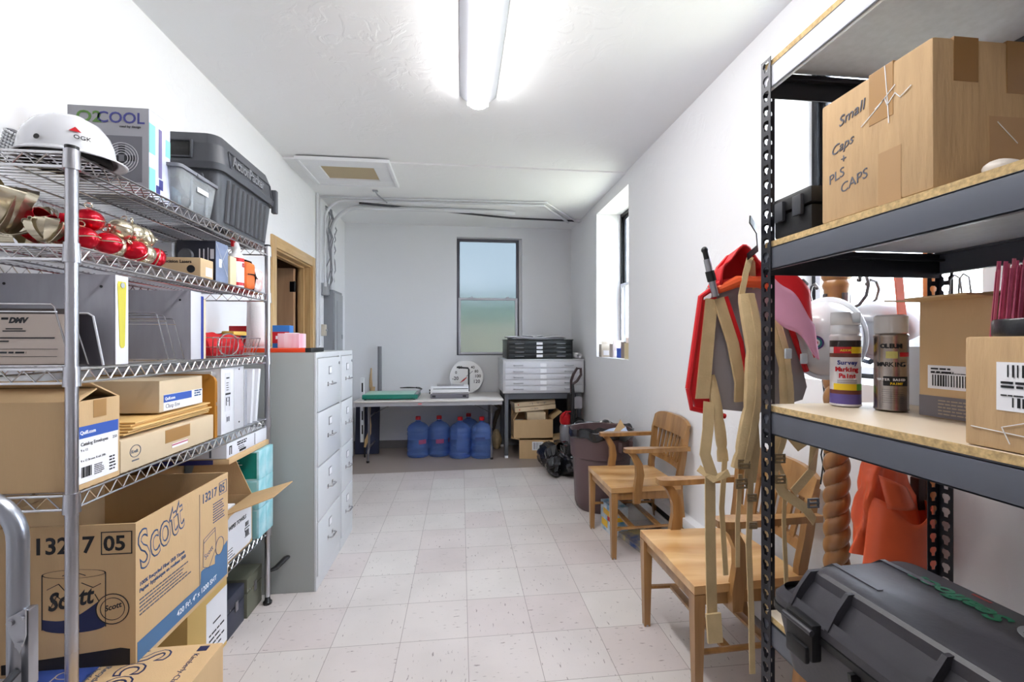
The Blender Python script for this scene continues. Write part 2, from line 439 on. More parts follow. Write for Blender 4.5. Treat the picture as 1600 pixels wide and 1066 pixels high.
def rwin(name, W4):
    w = thing(name, 'x', 'x', (0, 0, 0)); w['kind'] = 'structure'; del w['label']; del w['category']
    xx = XR+.27; a, c, z0, z1 = W4
    sash(w, 'x', xx, a, c, z0, z1, .035, 'outer_frame', black_mt, .09)
    sash(w, 'x', xx+.02, a+.035, c-.035, 1.97, z1-.035, .03, 'upper_sash', black_mt, .035)
    sash(w, 'x', xx-.01, a+.035, c-.035, z0+.02, 2.0, .03, 'lower_sash', frame_lt, .035)
    pane(w, 'x', xx+.03, a+.05, c-.05, 1.99, z1-.05, glass_f2); pane(w, 'x', xx+.005, a+.06, c-.06, z0+.04, 1.98, glass_f2)
rwin('window_2', WIN2); rwin('window_3', WIN3)

# ---- door
oak = mat_wood('door_wood', (190, 152, 102), (214, 180, 130), .45, 2, 1)
oak_x = mat_wood('door_wood_head', (190, 152, 102), (214, 180, 130), .45, 1, 1)
oak_d = mat_wood('door_leaf_wood', (168, 130, 98), (188, 150, 116), .5, 2, .6)
tr = bpy.data.objects.new('trim_1', None); C.objects.link(tr); tr['kind'] = 'structure'
b = MB(); b.box(XL, XL+.018, 3.66, 3.745, 0, 2.205, .004); b.build('casing_near', oak, tr)
b = MB(); b.box(XL, XL+.018, 4.615, 4.70, 0, 2.205, .004); b.build('casing_far', oak, tr)
b = MB(); b.box(XL, XL+.018, 3.745, 4.615, 2.115, 2.205, .004); b.build('casing_head', oak_x, tr)
b = MB(); b.box(XL-.12, XL, 4.60, 4.62, 0, 2.12); b.box(XL-.10, XL-.06, 4.585, 4.60, 0, 2.105); b.build('jamb_far', oak, tr)
b = MB(); b.box(XL-.12, XL, 3.74, 3.76, 0, 2.12); b.box(XL-.10, XL-.06, 3.76, 3.775, 0, 2.105); b.build('jamb_near', oak, tr)
b = MB(); b.box(XL-.12, XL, 3.76, 4.60, 2.10, 2.12); b.box(XL-.10, XL-.06, 3.775, 4.585, 2.085, 2.10); b.build('jamb_head', oak_x, tr)
dr = bpy.data.objects.new('door_1', None); C.objects.link(dr); dr['kind'] = 'structure'; dr.location = (XL-.125, 4.585, 0); dr.rotation_euler = (0, 0, R(-4))
b = MB(); b.box(-.86, -.012, -.045, 0, .01, 2.08, .002); b.build('door_leaf', oak_d, dr)
for z in (.3, 1.90, 1.17):
    b = MB(); b.box(-.045, .012, -.05, -.046, z-.05, z+.05, .001); b.cyl((.0, -.052, z-.052), (.0, -.052, z+.052), .007, seg=10); b.build('hinge', black_mt, dr)
b = MB(); b.cyl((-.80, -.05, .96), (-.80, -.09, .96), .012); b.sphere((-.80, -.10, .96), .028); b.build('door_knob', steel, dr)

# ---- ceiling light
L_ = thing('ceiling_light', 'long white fluorescent strip light with glowing wraparound lens on the ceiling', 'ceiling light', (0.105, 1.58, ZC))
b = MB(); b.prism([(-.112, 0), (.112, 0), (.112, -.006), (.060, -.046), (-.060, -.046), (-.112, -.006)], (0, -1.22, 0), (1, 0, 0), (0, 0, 1), (0, 1, 0), 2.44); b.build('housing', mat('fixture_housing', (196, 198, 206), .4), L_)
lens = bpy.data.materials.new('glowing_lens'); lens.use_nodes = True
lb = lens.node_tree.nodes['Principled BSDF']; lb.inputs['Base Color'].default_value = (.9, .9, .9, 1)
lb.inputs['Emission Color'].default_value = (1, .985, .965, 1); lb.inputs['Emission Strength'].default_value = LIGHT
b = MB()
prof = [(-.058, -.047), (-.058, -.056), (-.046, -.074), (-.026, -.084), (0, -.088), (.026, -.084), (.046, -.074), (.058, -.056), (.058, -.047)]
b.prism(prof, (0, -1.215, 0), (1, 0, 0), (0, 0, 1), (0, 1, 0), 2.43); b.build('lens', lens, L_)
b = MB()
b.bm.free()
for s in (-1, 1):
    b = MB(); b.box(-.066, .066, s*1.222-.006, s*1.222+.006, -.066, -.0, .003); b.build('end_plate', white_m, L_)

# ---- ceiling hatch
t = thing('ceiling_hatch', 'white framed ceiling hatch with a tan board in its opening', 'ceiling hatch', (-.96, 4.14, ZC-.012))
def rectframe(b, x0, x1, y0, y1, w, z0, z1, bev=.004):
    b.box(x0, x1, y0, y0+w, z0, z1, bev); b.box(x0, x1, y1-w, y1, z0, z1, bev); b.box(x0, x0+w, y0+w, y1-w, z0, z1, bev); b.box(x1-w, x1, y0+w, y1-w, z0, z1, bev)
b = MB(); rectframe(b, -.39, .36, -.31, .30, .15, -.022, 0); rectframe(b, -.395, .365, -.315, .305, .03, -.03, 0); b.build('frame', white_m, t)
b = MB(); b.box(-.24, .21, -.16, .15, -.008, 0); b.build('hatch_board', mat('tan_board', (190, 172, 140), .6), t)

# ---- heater along the right wall
t = thing('baseboard_heater', 'long white baseboard heater with a black slot along the right wall', 'heater', (XR, 0, 0))
b = MB(); b.box(-.065, 0, 1.75, 3.95, .17, .235, .006); b.build('top_cover', white_m, t)
b = MB(); b.box(-.062, -.054, 1.75, 3.95, .035, .125, .003); b.build('front_panel', white_m, t)
b = MB(); b.box(-.05, 0, 1.75, 3.95, .03, .168); b.build('fin_core', mat('heater_slot', (30, 30, 34), .7), t)
b = MB(); b.box(-.066, 0, 3.95, 3.965, .03, .236, .003); b.build('end_cap', white_m, t)

# ---- electrical things on the left wall
pipe_w = mat('painted_conduit', (212, 213, 218), .45)
t = thing('electrical_panel', 'tall grey electrical panel with a small latch on the left wall', 'electrical panel', (XL, 5.02, 0))
gp = mat('panel_grey', (135, 138, 145), .45)
b = MB(); b.box(0, .10, 0, .36, 1.0, 1.93, .004); b.build('panel_box', gp, t)
b = MB(); b.box(.10, .112, .012, .348, 1.02, 1.90, .003); b.build('panel_cover', mat('panel_cover_grey', (158, 161, 165), .4), t)
b = MB(); b.box(.112, .118, .10, .30, 1.1, 1.82, .003); b.box(.118, .128, .27, .29, 1.40, 1.45, .003); b.build('panel_door', MATS['panel_cover_grey'], t)
b = MB(); b.cyl((.03, -.004, 1.12), (.03, 0, 1.12), .008, seg=10); b.build('knockout', steel, t)
def arc(c, r, a0, a1, n, e1, e2):
    c, e1, e2 = Vector(c), Vector(e1), Vector(e2)
    return [c+e1*r*math.cos(a0+(a1-a0)*i/n)+e2*r*math.sin(a0+(a1-a0)*i/n) for i in range(n+1)]
zc = ZC-.012
def conduit(name, label, y, xw, r, zb, zt, rb, end, cat='pipe'):
    """up the left wall, bend of radius rb, along the ceiling"""
    p = [(xw, y, zb)] + [tuple(v) for v in arc((xw+rb, y, zt-rb), rb, PI, PI/2, 10, (1, 0, 0), (0, 0, 1))] + end
    b = MB(); b.tube(p, r, 10); o = b.build(name, pipe_w); tag(o, label, cat); return o
conduit('conduit', 'thin white conduit with a tight bend, highest of the ceiling pipes', 4.83, XL+.02, .010, 1.33, zc-.018, .03, [(.92, 4.76, zc-.018), (1.40, 5.42, zc-.018)])
conduit('conduit', 'white conduit running beside the tightest one to the right corner', 4.90, XL+.05, .014, 1.95, zc-.022, .22, [(.90, 4.84, zc-.022), (1.34, 5.5, zc-.022)])
conduit('conduit', 'thick white conduit with the widest bend, reaching the electrical panel', 5.12, XL+.06, .024, 1.93, zc-.03, .30, [(.35, 5.12, zc-.03), (.62, 5.15, zc-.03)])
b = MB(); b.tube([(XL+.012, 4.76, .3), (XL+.012, 4.76, zc)], .010, 8); tag(b.build('conduit', pipe_w), 'straight thin vertical conduit nearest the door trim', 'pipe')
b = MB(); b.tube([(XL+.012, 4.80, 1.1), (XL+.012, 4.80, zc)], .010, 8); tag(b.build('conduit', pipe_w), 'second straight vertical conduit from the door trim', 'pipe')
b = MB(); b.tube([(-1.1, 5.02, zc-.012), (-.2, 5.22, zc-.012), (.6, 5.42, zc-.012), (1.44, 5.46, zc-.012)], .011, 8); tag(b.build('ceiling_cable', mat('dark_cable', (70, 70, 78), .6)), 'dark cable in the slot along the ceiling pipes', 'cable')
b = MB(); b.box(1.40, 1.475, 5.40, 5.47, zc-.03, zc, .004); tag(b.build('cable_box', pipe_w), 'small white box where the ceiling cable enters the right wall', 'junction box')
b = MB(); b.tube([(-.86, 4.62, zc), (-.84, 4.66, zc-.03), (-.78, 4.86, zc-.045)], .008, 8); b.box(-.88, -.83, 4.6, 4.64, zc-.012, zc, .002); tag(b.build('pipe_strap', steel), 'short steel strap holding the ceiling pipes', 'bracket')
rnd = random.Random(4)
cb_m = mat('grey_cable', (132, 133, 140), .6)
for i in range(6):
    y = 4.98+.035*i; p = []
    for k in range(9):
        z = 1.93+(zc-1.99)*k/8; p.append((XL+.03+.05*rnd.random()*(0 < k < 8)+.004*i, y+.02*rnd.uniform(-1, 1), z))
    b = MB(); b.tube(p, .006, 6); tag(b.build('cable', cb_m), 'thin grey cable hanging loosely above the electrical panel', 'cable', 'loose cables above the electrical panel')
t = thing('junction_box', 'small painted metal junction box beside the top of the electrical panel', 'junction box', (XL, 4.93, 1.86))
b = MB(); b.box(.02, .075, -.03, .04, 0, .13, .012); b.build('box_body', mat('cast_metal', (176, 178, 182), .4, .4), t)
b = MB(); b.box(.0, .02, -.03, .04, 0, .13); b.build('backing', steel, t)
b = MB(); b.box(.075, .08, -.022, .032, .01, .12, .004); b.build('box_lid', steel, t)
t = thing('junction_box', 'small beige switch box on the left wall below the metal junction box', 'junction box', (XL, 4.86, 1.43))
b = MB(); b.box(0, .06, 0, .07, 0, .12, .006); b.build('box_body', mat('beige_box', (205, 196, 180), .5), t)
b = MB(); b.box(.06, .072, .025, .045, .05, .07, .002); b.build('toggle', steel, t)

# ---- outdoors, seen blurred through the frosted glass
b = MB(); b.box(-40, 60, 6.2, 90, -.5, -.4); b.box(2.2, 60, -40, 6.2, -.5, -.4); struct(b.build('ground_outdoor', mat('dry_lawn', (196, 190, 160), .9), smooth=False))
b = MB(); b.box(-4, 5, 9.2, 9.4, -.4, 1.80); tag(b.build('garden_wall', mat('tan_render', (250, 236, 212), .8)), 'tan garden wall blurred behind the frosted rear window', 'wall')
b = MB(); b.grid(lambda u, v: (-4+9*u, 9.6+.25*math.sin(PI*v), -.4+2.72*min(1, v*1.4)), 60, 14); b.jitter(.12, 3); b.box(-4, 5, 9.7, 10.2, -.4, 2.25)
tag(b.build('hedge', mat('hedge_green', (196, 222, 204), .9, var=.1)), 'green hedge blurred behind the frosted rear window', 'hedge')
# ================================================================== LEFT: WIRE RACK AND WHAT IS ON IT
RX0, RX1, RY0, RY1 = -1.445, -1.0, 1.279, 2.458
SH = [1.855, 1.615, 1.295, .968, .405]
rack = thing('wire_shelving', 'tall chrome wire shelving rack loaded with boxes along the left wall', 'shelving rack', ((RX0+RX1)/2, (RY0+RY1)/2, 0))
ox, oy = (RX0+RX1)/2, (RY0+RY1)/2
hx, hy = (RX1-RX0)/2, (RY1-RY0)/2
for sx in (-1, 1):
    for sy in (-1, 1):
        b = MB(); b.cyl((sx*hx, sy*hy, .04), (sx*hx, sy*hy, 1.862), .0135, seg=20)
        for k in range(34):
            z = .16+k*.05
            b.cyl((sx*hx, sy*hy, z), (sx*hx, sy*hy, z+.0025), .0141, seg=20)
        pst = b.build('post', chrome_d, rack)
        b = MB(); b.cyl((sx*hx, sy*hy, 1.86), (sx*hx, sy*hy, 1.868), .0145, seg=20); b.build('cap', black_pl, pst)
        b = MB(); b.lathe([(0, 0), (.020, 0), (.022, .012), (.014, .022), (.010, .05), (0, .05)], 20, Matrix.Translation((sx*hx, sy*hy, 0)))
        b.build('foot', black_pl, rack)
def wire_shelf(z):
    b = MB()
    zt, zb = z-.004, z-.040
    for s in (-1, 1):
        for zz in (zt, zb):
            b.tube([(s*hx, -hy, zz), (s*hx, hy, zz)], .0036, 6)
            b.tube([(-hx, s*hy, zz), (hx, s*hy, zz)], .0036, 6)
        # zig-zag trusses
        n = 46; pts = [(s*hx, -hy+.03+(2*hy-.06)*i/n, zt-.003 if i % 2 else zb+.003) for i in range(n+1)]; b.tube(pts, .0022, 5)
        n = 14; pts = [(-hx+.03+(2*hx-.06)*i/n, s*hy, zt-.003 if i % 2 else zb+.003) for i in range(n+1)]; b.tube(pts, .0022, 5)
    for k in range(47):
        y = -hy+.025+(2*hy-.05)*k/46; b.tube([(-hx, y, z-.0025), (hx, y, z-.0025)], .0021, 5)
    for x in (-.11, .0, .11): b.tube([(x, -hy, z-.008), (x, hy, z-.008)], .003, 6)
    sh = b.build('shelf', chrome, rack)
    for sx in (-1, 1):
        for sy in (-1, 1):
            b = MB(); b.cyl((sx*hx, sy*hy, z-.048), (sx*hx, sy*hy, z+.003), .0185, .0165, seg=20); b.build('corner_collar', chrome_d, sh)
for z in SH: wire_shelf(z)
b = MB(); b.tube([(hx+.005, hy+.01, .165), (hx+.03, hy+.03, .17), (hx+.06, hy+.075, .195), (hx+.075, hy+.10, .20)], [.009, .015, .017, .010], 10, flat=.8); b.build('brake_lever', black_pl, rack)

# ------------------------------------------------ generic carton
def carton(label, x0, x1, y0, y1, z0, z1, m=card, name='cardboard_box', cat='box', tape='topy', rz=0.0, group=None, tp=True):
    cx, cy = (x0+x1)/2, (y0+y1)/2
    t = thing(name, label, cat, (cx, cy, z0), rz, group); w, d, h = (x1-x0)/2, (y1-y0)/2, z1-z0
    b = MB(); b.box(-w, w, -d, d, 0, h, .004); b.build('body', m, t)
    if tp:
        b = MB()
        if tape == 'topy': b.box(-.025, .025, -d-.0008, d+.0008, h*.75, h+.0008)
        else: b.box(-w-.0008, w+.0008, -.025, .025, h*.75, h+.0008)
        b.build('packing_tape', tape_m, t, smooth=False)
    return t, w, d, h
def open_carton(label, x0, x1, y0, y1, z0, z1, m=card, flaps=(), name='cardboard_box', cat='box', rz=0.0, th=.005, inner=None):
    """open box: thin walls and hinged flaps. flaps: (side, length, angle from vertical outward, shrink)"""
    cx, cy = (x0+x1)/2, (y0+y1)/2
    t = thing(name, label, cat, (cx, cy, z0), rz); w, d, h = (x1-x0)/2, (y1-y0)/2, z1-z0
    b = MB()
    b.box(-w, w, -d, d, 0, th); b.box(-w, -w+th, -d, d, th, h); b.box(w-th, w, -d, d, th, h); b.box(-w+th, w-th, -d, -d+th, th, h); b.box(-w+th, w-th, d-th, d, th, h)
    b.build('body', m, t, smooth=False)
    for (side, ln, ang, shr) in flaps:
        a = R(ang); u, v = math.sin(a)*ln, math.cos(a)*ln
        b = MB()
        if side in ('+x', '-x'):
            s = 1 if side == '+x' else -1; e = d-shr
            P = [(s*w, -d, h), (s*w, d, h), (s*(w+u), e, h+v), (s*(w+u), -e, h+v)]
            nrm = Vector((s*math.cos(a), 0, -math.sin(a)))
        else:
            s = 1 if side == '+y' else -1; e = w-shr
            P = [(-w, s*d, h), (w, s*d, h), (e, s*(d+u), h+v), (-e, s*(d+u), h+v)]
            nrm = Vector((0, s*math.cos(a), -math.sin(a)))
        Q = [Vector(p)-nrm*.004 for p in P]
        b._add([Vector(p) for p in P]+Q, [(0, 1, 2, 3), (7, 6, 5, 4), (0, 4, 5, 1), (1, 5, 6, 2), (2, 6, 7, 3), (3, 7, 4, 0)])
        b.build('flap', m, t, smooth=False)
    return t, w, d, h

# ------------------------------------------------ top shelf
Z1 = SH[0]+.001
# hard hat with a reflective lens lamp behind it
def hardhat(parent, m, scale=1.0, brim=1.0):
    b = MB()
    prof = [(.132, 0), (.131, .02), (.127, .05), (.115, .085), (.092, .118), (.06, .138), (.025, .146), (.0005, .147)]
    M = Matrix.Diagonal((1.14*scale, .93*scale, scale, 1))
    b.lathe(prof, 36, M)
    sh = b.build('shell', m, parent)
    b = MB()   # brim, longer in front (+x)
    def br(u, v):
        an = 2*PI*u; r0 = .132; ext = .014+.05*max(0, math.cos(an))**2*brim
        r = r0+ext*v
        return (1.14*scale*r*math.cos(an), .93*scale*r*math.sin(an), scale*(-.012*v*(1+.9*max(0, math.cos(an)))+.002))
    b.grid(br, 44, 5, cu=True); br_ = b.build('brim', m, parent, solid=.004)
    b = MB(); b.tube([(1.14*scale*x, .93*scale*y, scale*(.128-.9*abs(x)**2*5.2)) for x, y in [(-.105+.21*i/12, 0) for i in range(13)]], [.006+.004*math.sin(PI*i/12) for i in range(13)], 8, flat=.6)
    return sh
hatw = mat('white_hat_plastic', (218, 219, 224), .22, coat=.5)
t = thing('hard_hat', 'white hard hat on the top shelf of the wire rack, near its front post', 'hard hat', (-1.105, 1.40, Z1+.022), R(-22))
sh_ = hardhat(t, hatw, .80, .7)
b = MB(); b.tube([(-.095+.019*i, 0, .1185*math.sqrt(max(0, 1-((-.095+.019*i)/.119)**2))+.0005) for i in range(11)], [.004, .008, .011, .013, .013, .013, .013, .012, .011, .008, .004], 8, flat=.5); b.build('crown_ridge', hatw, t)
b = MB(); b.lathe([(.094, -.018), (.096, 0), (.090, .02)], 28, Matrix.Diagonal((1.14, .93, 1, 1))); b.build('suspension', black_pl, t, solid=.003)
def hat_frame(scale, az, el, lift=.0008, roll=0):
    """frame on the outside of a hard hat shell"""
    r = Vector((1.14*.132*scale, .93*.132*scale, .147*scale)); d = Vector((math.cos(R(el))*math.cos(R(az)), math.cos(R(el))*math.sin(R(az)), math.sin(R(el))))
    p = d/math.sqrt(sum((d[k]/r[k])**2 for k in range(3))); n = Vector([p[k]/r[k]**2 for k in range(3)]).normalized()
    rt = Vector((0, 0, 1)).cross(n).normalized() if abs(n.z) < .98 else Vector((1, 0, 0)); u = n.cross(rt)
    rt, u = rt*math.cos(R(roll))+u*math.sin(R(roll)), u*math.cos(R(roll))-rt*math.sin(R(roll))
    p = p+n*lift
    return Matrix(((rt.x, u.x, n.x, p.x), (rt.y, u.y, n.y, p.y), (rt.z, u.z, n.z, p.z), (0, 0, 0, 1)))
def on_hat(t, scale, az, el, kind, m, name, lift=.003, roll=0):
    M = hat_frame(scale, az, el, lift, roll)
    if kind[0] == 'text':
        o = text(kind[1], t, 'top', (0, 0, 0), kind[2], m, name, align='CENTER', bold=.0003); o.matrix_local = M
    else:
        b = MB(); b.prism(kind[1], (0, 0, 0), (1, 0, 0), (0, 1, 0), (0, 0, 1), .001)
        for v in b.bm.verts: v.co = M @ v.co
        b.build(name, m, t, smooth=False)
on_hat(t, .80, -115, 18, ('p', circ(16, .007)), black_pl, 'vent_plug', .006); on_hat(t, .80, -62, 10, ('p', circ(16, .007)), black_pl, 'vent_plug', .006)
on_hat(t, .80, -22, 25, ('p', [(-.012, -.006), (.012, -.006), (0, .010)]), red_m, 'red_mark', .006)
on_hat(t, .80, -16, 12, ('text', 'OGK', .016), ink, 'logo', .007)
t = thing('reflector_lamp', 'square clear reflector lamp behind the white hard hat', 'lamp', (-1.262, 1.43, Z1+.010), 0)
M = Matrix.Translation((0, 0, .055)) @ Matrix.Rotation(R(28), 4, 'Y') @ Matrix.Rotation(R(12), 4, 'X')
b = MB(); b.box(-.036, .036, -.012, .018, -.040, .040, .012, M=M); b.box(-.01, .01, -.002, .016, -.055, -.036, .003, M=M); b.build('lamp_body', mat('dark_lamp_plastic', (84, 84, 92), .4), t)
b = MB()
for i in range(7):
    for j in range(8):
        c = M @ Vector((-.027+.009*i, -.013, -.031+.009*j)); b.sphere(c, .0047, 6, 4)
b.build('lens', mat('prism_lens', (235, 238, 242), .12, .3), t)
b = MB(); b.sphere((0, 0, .028), .045, 18, 10, (1, .8, .62)); tag(b.build('cap_ball', mat('olive_fabric', (112, 112, 100), .8), None, loc=(-1.345, 1.43, Z1)), 'rounded olive cap at the left end of the top wire shelf', 'cap')

# O2COOL fan box
t = thing('fan_box', 'grey fan box with a fan picture beside the white hard hat', 'box', (-1.175, 1.70, Z1), 0)
bx_g = mat('box_grey_print', (150, 150, 156), .45)
b = MB(); b.box(-.125, .125, -.056, .056, 0, .297, .003); b.build('body', bx_g, t)
decal(t, '+x', (.125, -.055, .002), .110, .292, mat('lilac_print', (205, 210, 235), .45, var=.15, vscale=12), 'side_panel')
marks(t, '+x', (.1256, -.055, 0), [(0, .15, .03, .10), (.085, .17, .025, .06), (0, .02, .03, .08)], mat('aqua_print', (130, 205, 200), .5), 'side_print')
marks(t, '+x', (.126, -.055, 0), [(.048, .08, .016, .17)], mat('violet_print', (112, 104, 150), .5), 'side_print')
marks(t, '+x', (.126, -.055, 0), [(.05, .04, .02, .035), (.035, .02, .02, .03)], mat('navy_print', (60, 62, 130), .5), 'side_print')
text('O2', t, '-y', (-.098, -.057, .243), .052, mat('green_print', (86, 128, 56), .5), bold=.0008, sx=1.15)
text('COOL', t, '-y', (-.035, -.057, .243), .052, mat('navy_print', (60, 62, 130), .5), bold=.0006, sx=1.0)
text('cool by design', t, '-y', (.035, -.057, .228), .0115, ink, ext=.0003)
decal(t, '-y', (-.01, -.0562, .045), .115, .155, mat('dark_grey_print', (104, 104, 112), .5), 'fan_picture')
for r in (.052, .044, .036, .028, .020): ring(t, '-y', (.042, -.0570, .125), r, .0016, mat('silver_print', (205, 205, 210), .35, .3), 'fan_picture')
marks(t, '-y', (.042, -.0566, .125), [(-.045, -.012, .036, .02), (.008, -.010, .036, .02), (-.01, .012, .02, .034), (-.01, -.045, .02, .034)], ink, 'fan_picture')
b = MB(); b.box(-.02, .02, -.01, .01, .297, .303, .002); b.build('handle_tab', MATS['green_print'], t)

# clear bin with a grey lid
t = thing('storage_bin', 'small clear plastic bin with grey lid on the top wire shelf', 'storage bin', (-1.125, 1.865, Z1))
clr = mat('clear_plastic', (225, 230, 235), .12, trans=.75, ior=1.15)
b = MB()
def taper(b, w0, d0, w1, d1, z0, z1, r, n=4, cap=True):
    def ringp(w, d, z):
        P = []
        for (sx, sy, a0) in ((1, 1, 0), (-1, 1, PI/2), (-1, -1, PI), (1, -1, 1.5*PI)):
            for k in range(n+1):
                a = a0+PI/2*k/n; P.append(Vector((sx*(w-r)+r*math.cos(a), sy*(d-r)+r*math.sin(a), z)))
        return P
    A, B = ringp(w0, d0, z0), ringp(w1, d1, z1); N = len(A)
    f = [(i, (i+1) % N, N+(i+1) % N, N+i) for i in range(N)]
    if cap: f += [tuple(range(N-1, -1, -1)), tuple(range(N, 2*N))]
    b._add(A+B, f); return b
taper(b, .105, .105, .118, .125, .0, .140, .02, cap=False); b.box(-.10, .10, -.10, .10, .0, .003); b.build('bin_body', clr, t, solid=.0025)
b = MB(); taper(b, .124, .132, .124, .132, .140, .152, .02); taper(b, .11, .118, .108, .116, .152, .158, .02); b.box(.06, .128, -.03, .03, .136, .150, .004); b.build('lid', mat('grey_lid', (120, 122, 130), .4), t)
b = MB()
for y in (-.05, .05): b.box(.108, .118, y-.006, y+.006, .004, .135, .002, M=None)
b.build('rib', clr, t)
decal(t, '+x', (.119, -.02, .085), .075, .018, white_pp, 'bin_label')
rnd = random.Random(3)
b = MB()
for i in range(9): b.box(-.09+.02*i, -.075+.02*i, -.08, .07, .005, .04+.05*rnd.random())
tag(b.build('packets', mat('mixed_packets', (150, 175, 190), .5, var=.3, vscale=30), None, loc=(-1.125, 1.865, Z1)), 'pale blue packets inside the small clear bin', 'packets')['kind'] = 'stuff'

# big black tote
tote_m = mat('dark_grey_tote', (72, 74, 80), .42, bump=.08, bscale=90)
t = thing('storage_tote', 'large dark grey lidded storage tote at the far end of the top wire shelf', 'storage tote', (-1.22, 2.29, Z1))
b = MB(); taper(b, .185, .245, .205, .275, 0, .26, .04, 6); b.build('tote_body', tote_m, t)
b = MB()
for k in range(9):
    y = -.185+.046*k; b.prism([(-.014, 0), (-.010, .008), (.010, .008), (.014, 0)], (.1895, y, .03), (0, 1, 0), (1, 0, .075), (0.075, 0, 1), .185)
for k in range(6):
    x = -.13+.052*k; b.prism([(-.014, 0), (-.010, .008), (.010, .008), (.014, 0)], (x, -.250, .03), (1, 0, 0), (0, -1, .1), (0, -.1, 1), .185)
b.build('side_ribs', tote_m, t, smooth=False)
b = MB(); taper(b, .218, .288, .222, .292, .235, .262, .05, 6); taper(b, .216, .286, .205, .275, .262, .345, .05, 6); taper(b, .205, .275, .19, .26, .345, .392, .05, 6)
b.box(.196, .216, -.20, .24, .258, .270, .004)
b.build('lid', tote_m, t)
M = Matrix.Translation((.211, 0, .30)) @ Matrix.Rotation(R(-7.5), 4, 'Y')
b = MB()
for (a, c, z0, z1) in ((-.20, .22, .037, .043), (-.20, .22, -.040, -.034), (-.206, -.20, -.034, .037), (.22, .226, -.034, .037)): b.box(-.004, .006, a, c, z0, z1, .002, M=M)
b.build('logo_frame', tote_m, t)
text('ActionPacker', t, '+x', (.2165, -.185, .285), .066, mat('tote_letters', (122, 124, 130), .4), 'raised_lettering', ext=.003, bold=.001, sx=.88).rotation_euler = (0, 0, 0)
b = MB()
for (a, c, z0, z1) in ((-.10, .10, .345, .353), (-.10, .10, .275, .283), (-.108, -.10, .275, .353), (.10, .108, .275, .353)): b.box(a, c, -.292, -.278, z0, z1, .003)
b.build('handle_rim', tote_m, t)
b = MB(); b.box(-.095, .095, -.284, -.280, .285, .343, .002); b.build('handle_recess', black_pl, t)
b = MB(); b.box(.205, .232, .245, .275, .20, .325, .006); b.build('latch', tote_m, t)

# ------------------------------------------------ second shelf: bells and small boxes
Z2 = SH[1]+.001
gold = mat('gold_foil', (214, 204, 180), .22, .85)
redf = mat('red_foil', (196, 18, 40), .2, .55)
rnd = random.Random(11)
def bell(m, m2, r):
    t = thing('jingle_bell', 'x', 'bell', (0, 0, 0))
    b = MB()
    def f(u, v):
        a, ph = 2*PI*u, PI*(.02+.96*v); rr = r*(1+.05*math.cos(4*a)*math.sin(ph)**2)
        return (rr*math.sin(ph)*math.cos(a), rr*math.sin(ph)*math.sin(a), rr*.92*math.cos(ph))
    b.grid(f, 20, 12, cu=True); b.build('bell_shell', m, t)
    b = MB(); b.tube([(r*1.01*math.cos(2*PI*i/24), r*1.01*math.sin(2*PI*i/24), 0) for i in range(24)], .0018, 6, closed=True); b.build('seam_band', m2, t)
    b = MB(); b.tube([(.0, r*.25*math.cos(2*PI*i/12), r*.95+r*.25+r*.22*math.sin(2*PI*i/12)) for i in range(12)], .0016, 5, closed=True); b.build('hanging_loop', m2, t)
    return t
pb_r = bell(redf, gold, .034); pb_g = bell(gold, gold, .034)
bells = [('red', -1.035, 1.365, 0), ('red', -1.02, 1.425, 0), ('gold', -1.045, 1.480, 0), ('red', -1.02, 1.535, 0), ('gold', -1.03, 1.592, 0), ('red', -1.035, 1.650, 0), ('red', -1.11, 1.40, 0),
         ('gold', -1.10, 1.54, 0), ('red', -1.095, 1.61, 0), ('red', -1.05, 1.40, .052), ('gold', -1.045, 1.51, .052), ('gold', -1.05, 1.565, .055), ('gold', -1.055, 1.625, .052)]
where = ['nearest the rack post', 'second from the rack post along the shelf edge', 'first at the shelf edge past the post', 'at the shelf edge between two gold bells', 'at the shelf edge, second gold from the post', 'last at the shelf edge beside the small boxes',
         'behind the ones by the post', 'lower of the back row', 'lower of the back row, farthest red one', 'on top of the ones by the post', 'upper row, nearest the post', 'upper row, in the middle', 'upper row, farthest from the post']
u1 = u2 = False
for (c, x, y, dz), w in zip(bells, where):
    src = pb_r if c == 'red' else pb_g
    if c == 'red': o = src if not u1 else copy_tree(src); u1 = True
    else: o = src if not u2 else copy_tree(src); u2 = True
    o.location = (x, y, Z2+.0325+dz*1.15); o.rotation_euler = (rnd.uniform(-1.2, 1.2), rnd.uniform(-1, 1), rnd.uniform(0, 3))
    o['label'] = 'shiny %s jingle bell, %s' % (c, w); o['group'] = 'jingle bells on the second wire shelf'
# foil bows
def bow(loc, m, s, seed, label):
    t = thing('foil_bow', label, 'bow', loc); rnd = random.Random(seed)
    for i in range(10):
        a = 2*PI*i/10+rnd.uniform(-.2, .2); e = rnd.uniform(.1, 1.0)
        pts = []
        for k in range(25):
            q = 2*PI*k/24; rr = s*(.5-.5*math.cos(q)); tt = s*.28*math.sin(q)
            pts.append((rr*math.cos(a)*math.cos(e)-tt*math.sin(a)*.2, rr*math.sin(a)*math.cos(e)+tt*math.cos(a)*.2, rr*math.sin(e)+tt+.02))
        b = MB(); b.ribbon(pts, s*.36, .0012, side=(-math.sin(a), math.cos(a), .25), widths=[s*(.12+.30*abs(math.sin(PI*k/24))+.04*rnd.random()) for k in range(25)]); b.build('ribbon_loop', m, t)
    b = MB(); b.sphere((0, 0, .02), s*.16, 10, 8); b.build('knot', m, t)
    return t
bow((-1.24, 1.36, Z2+.035), gold, .12, 1, 'crumpled gold foil bow at the left end of the second shelf')
bow((-1.10, 1.335, Z2), gold, .06, 5, 'small gold foil bow leaning against the rack post')
bow((-1.15, 1.44, Z2+.02), redf, .10, 2, 'bright red foil bow between the gold bow and the bells')
bow((-1.30, 1.50, Z2), gold, .08, 9, 'gold foil bow behind the red bow on the second shelf')

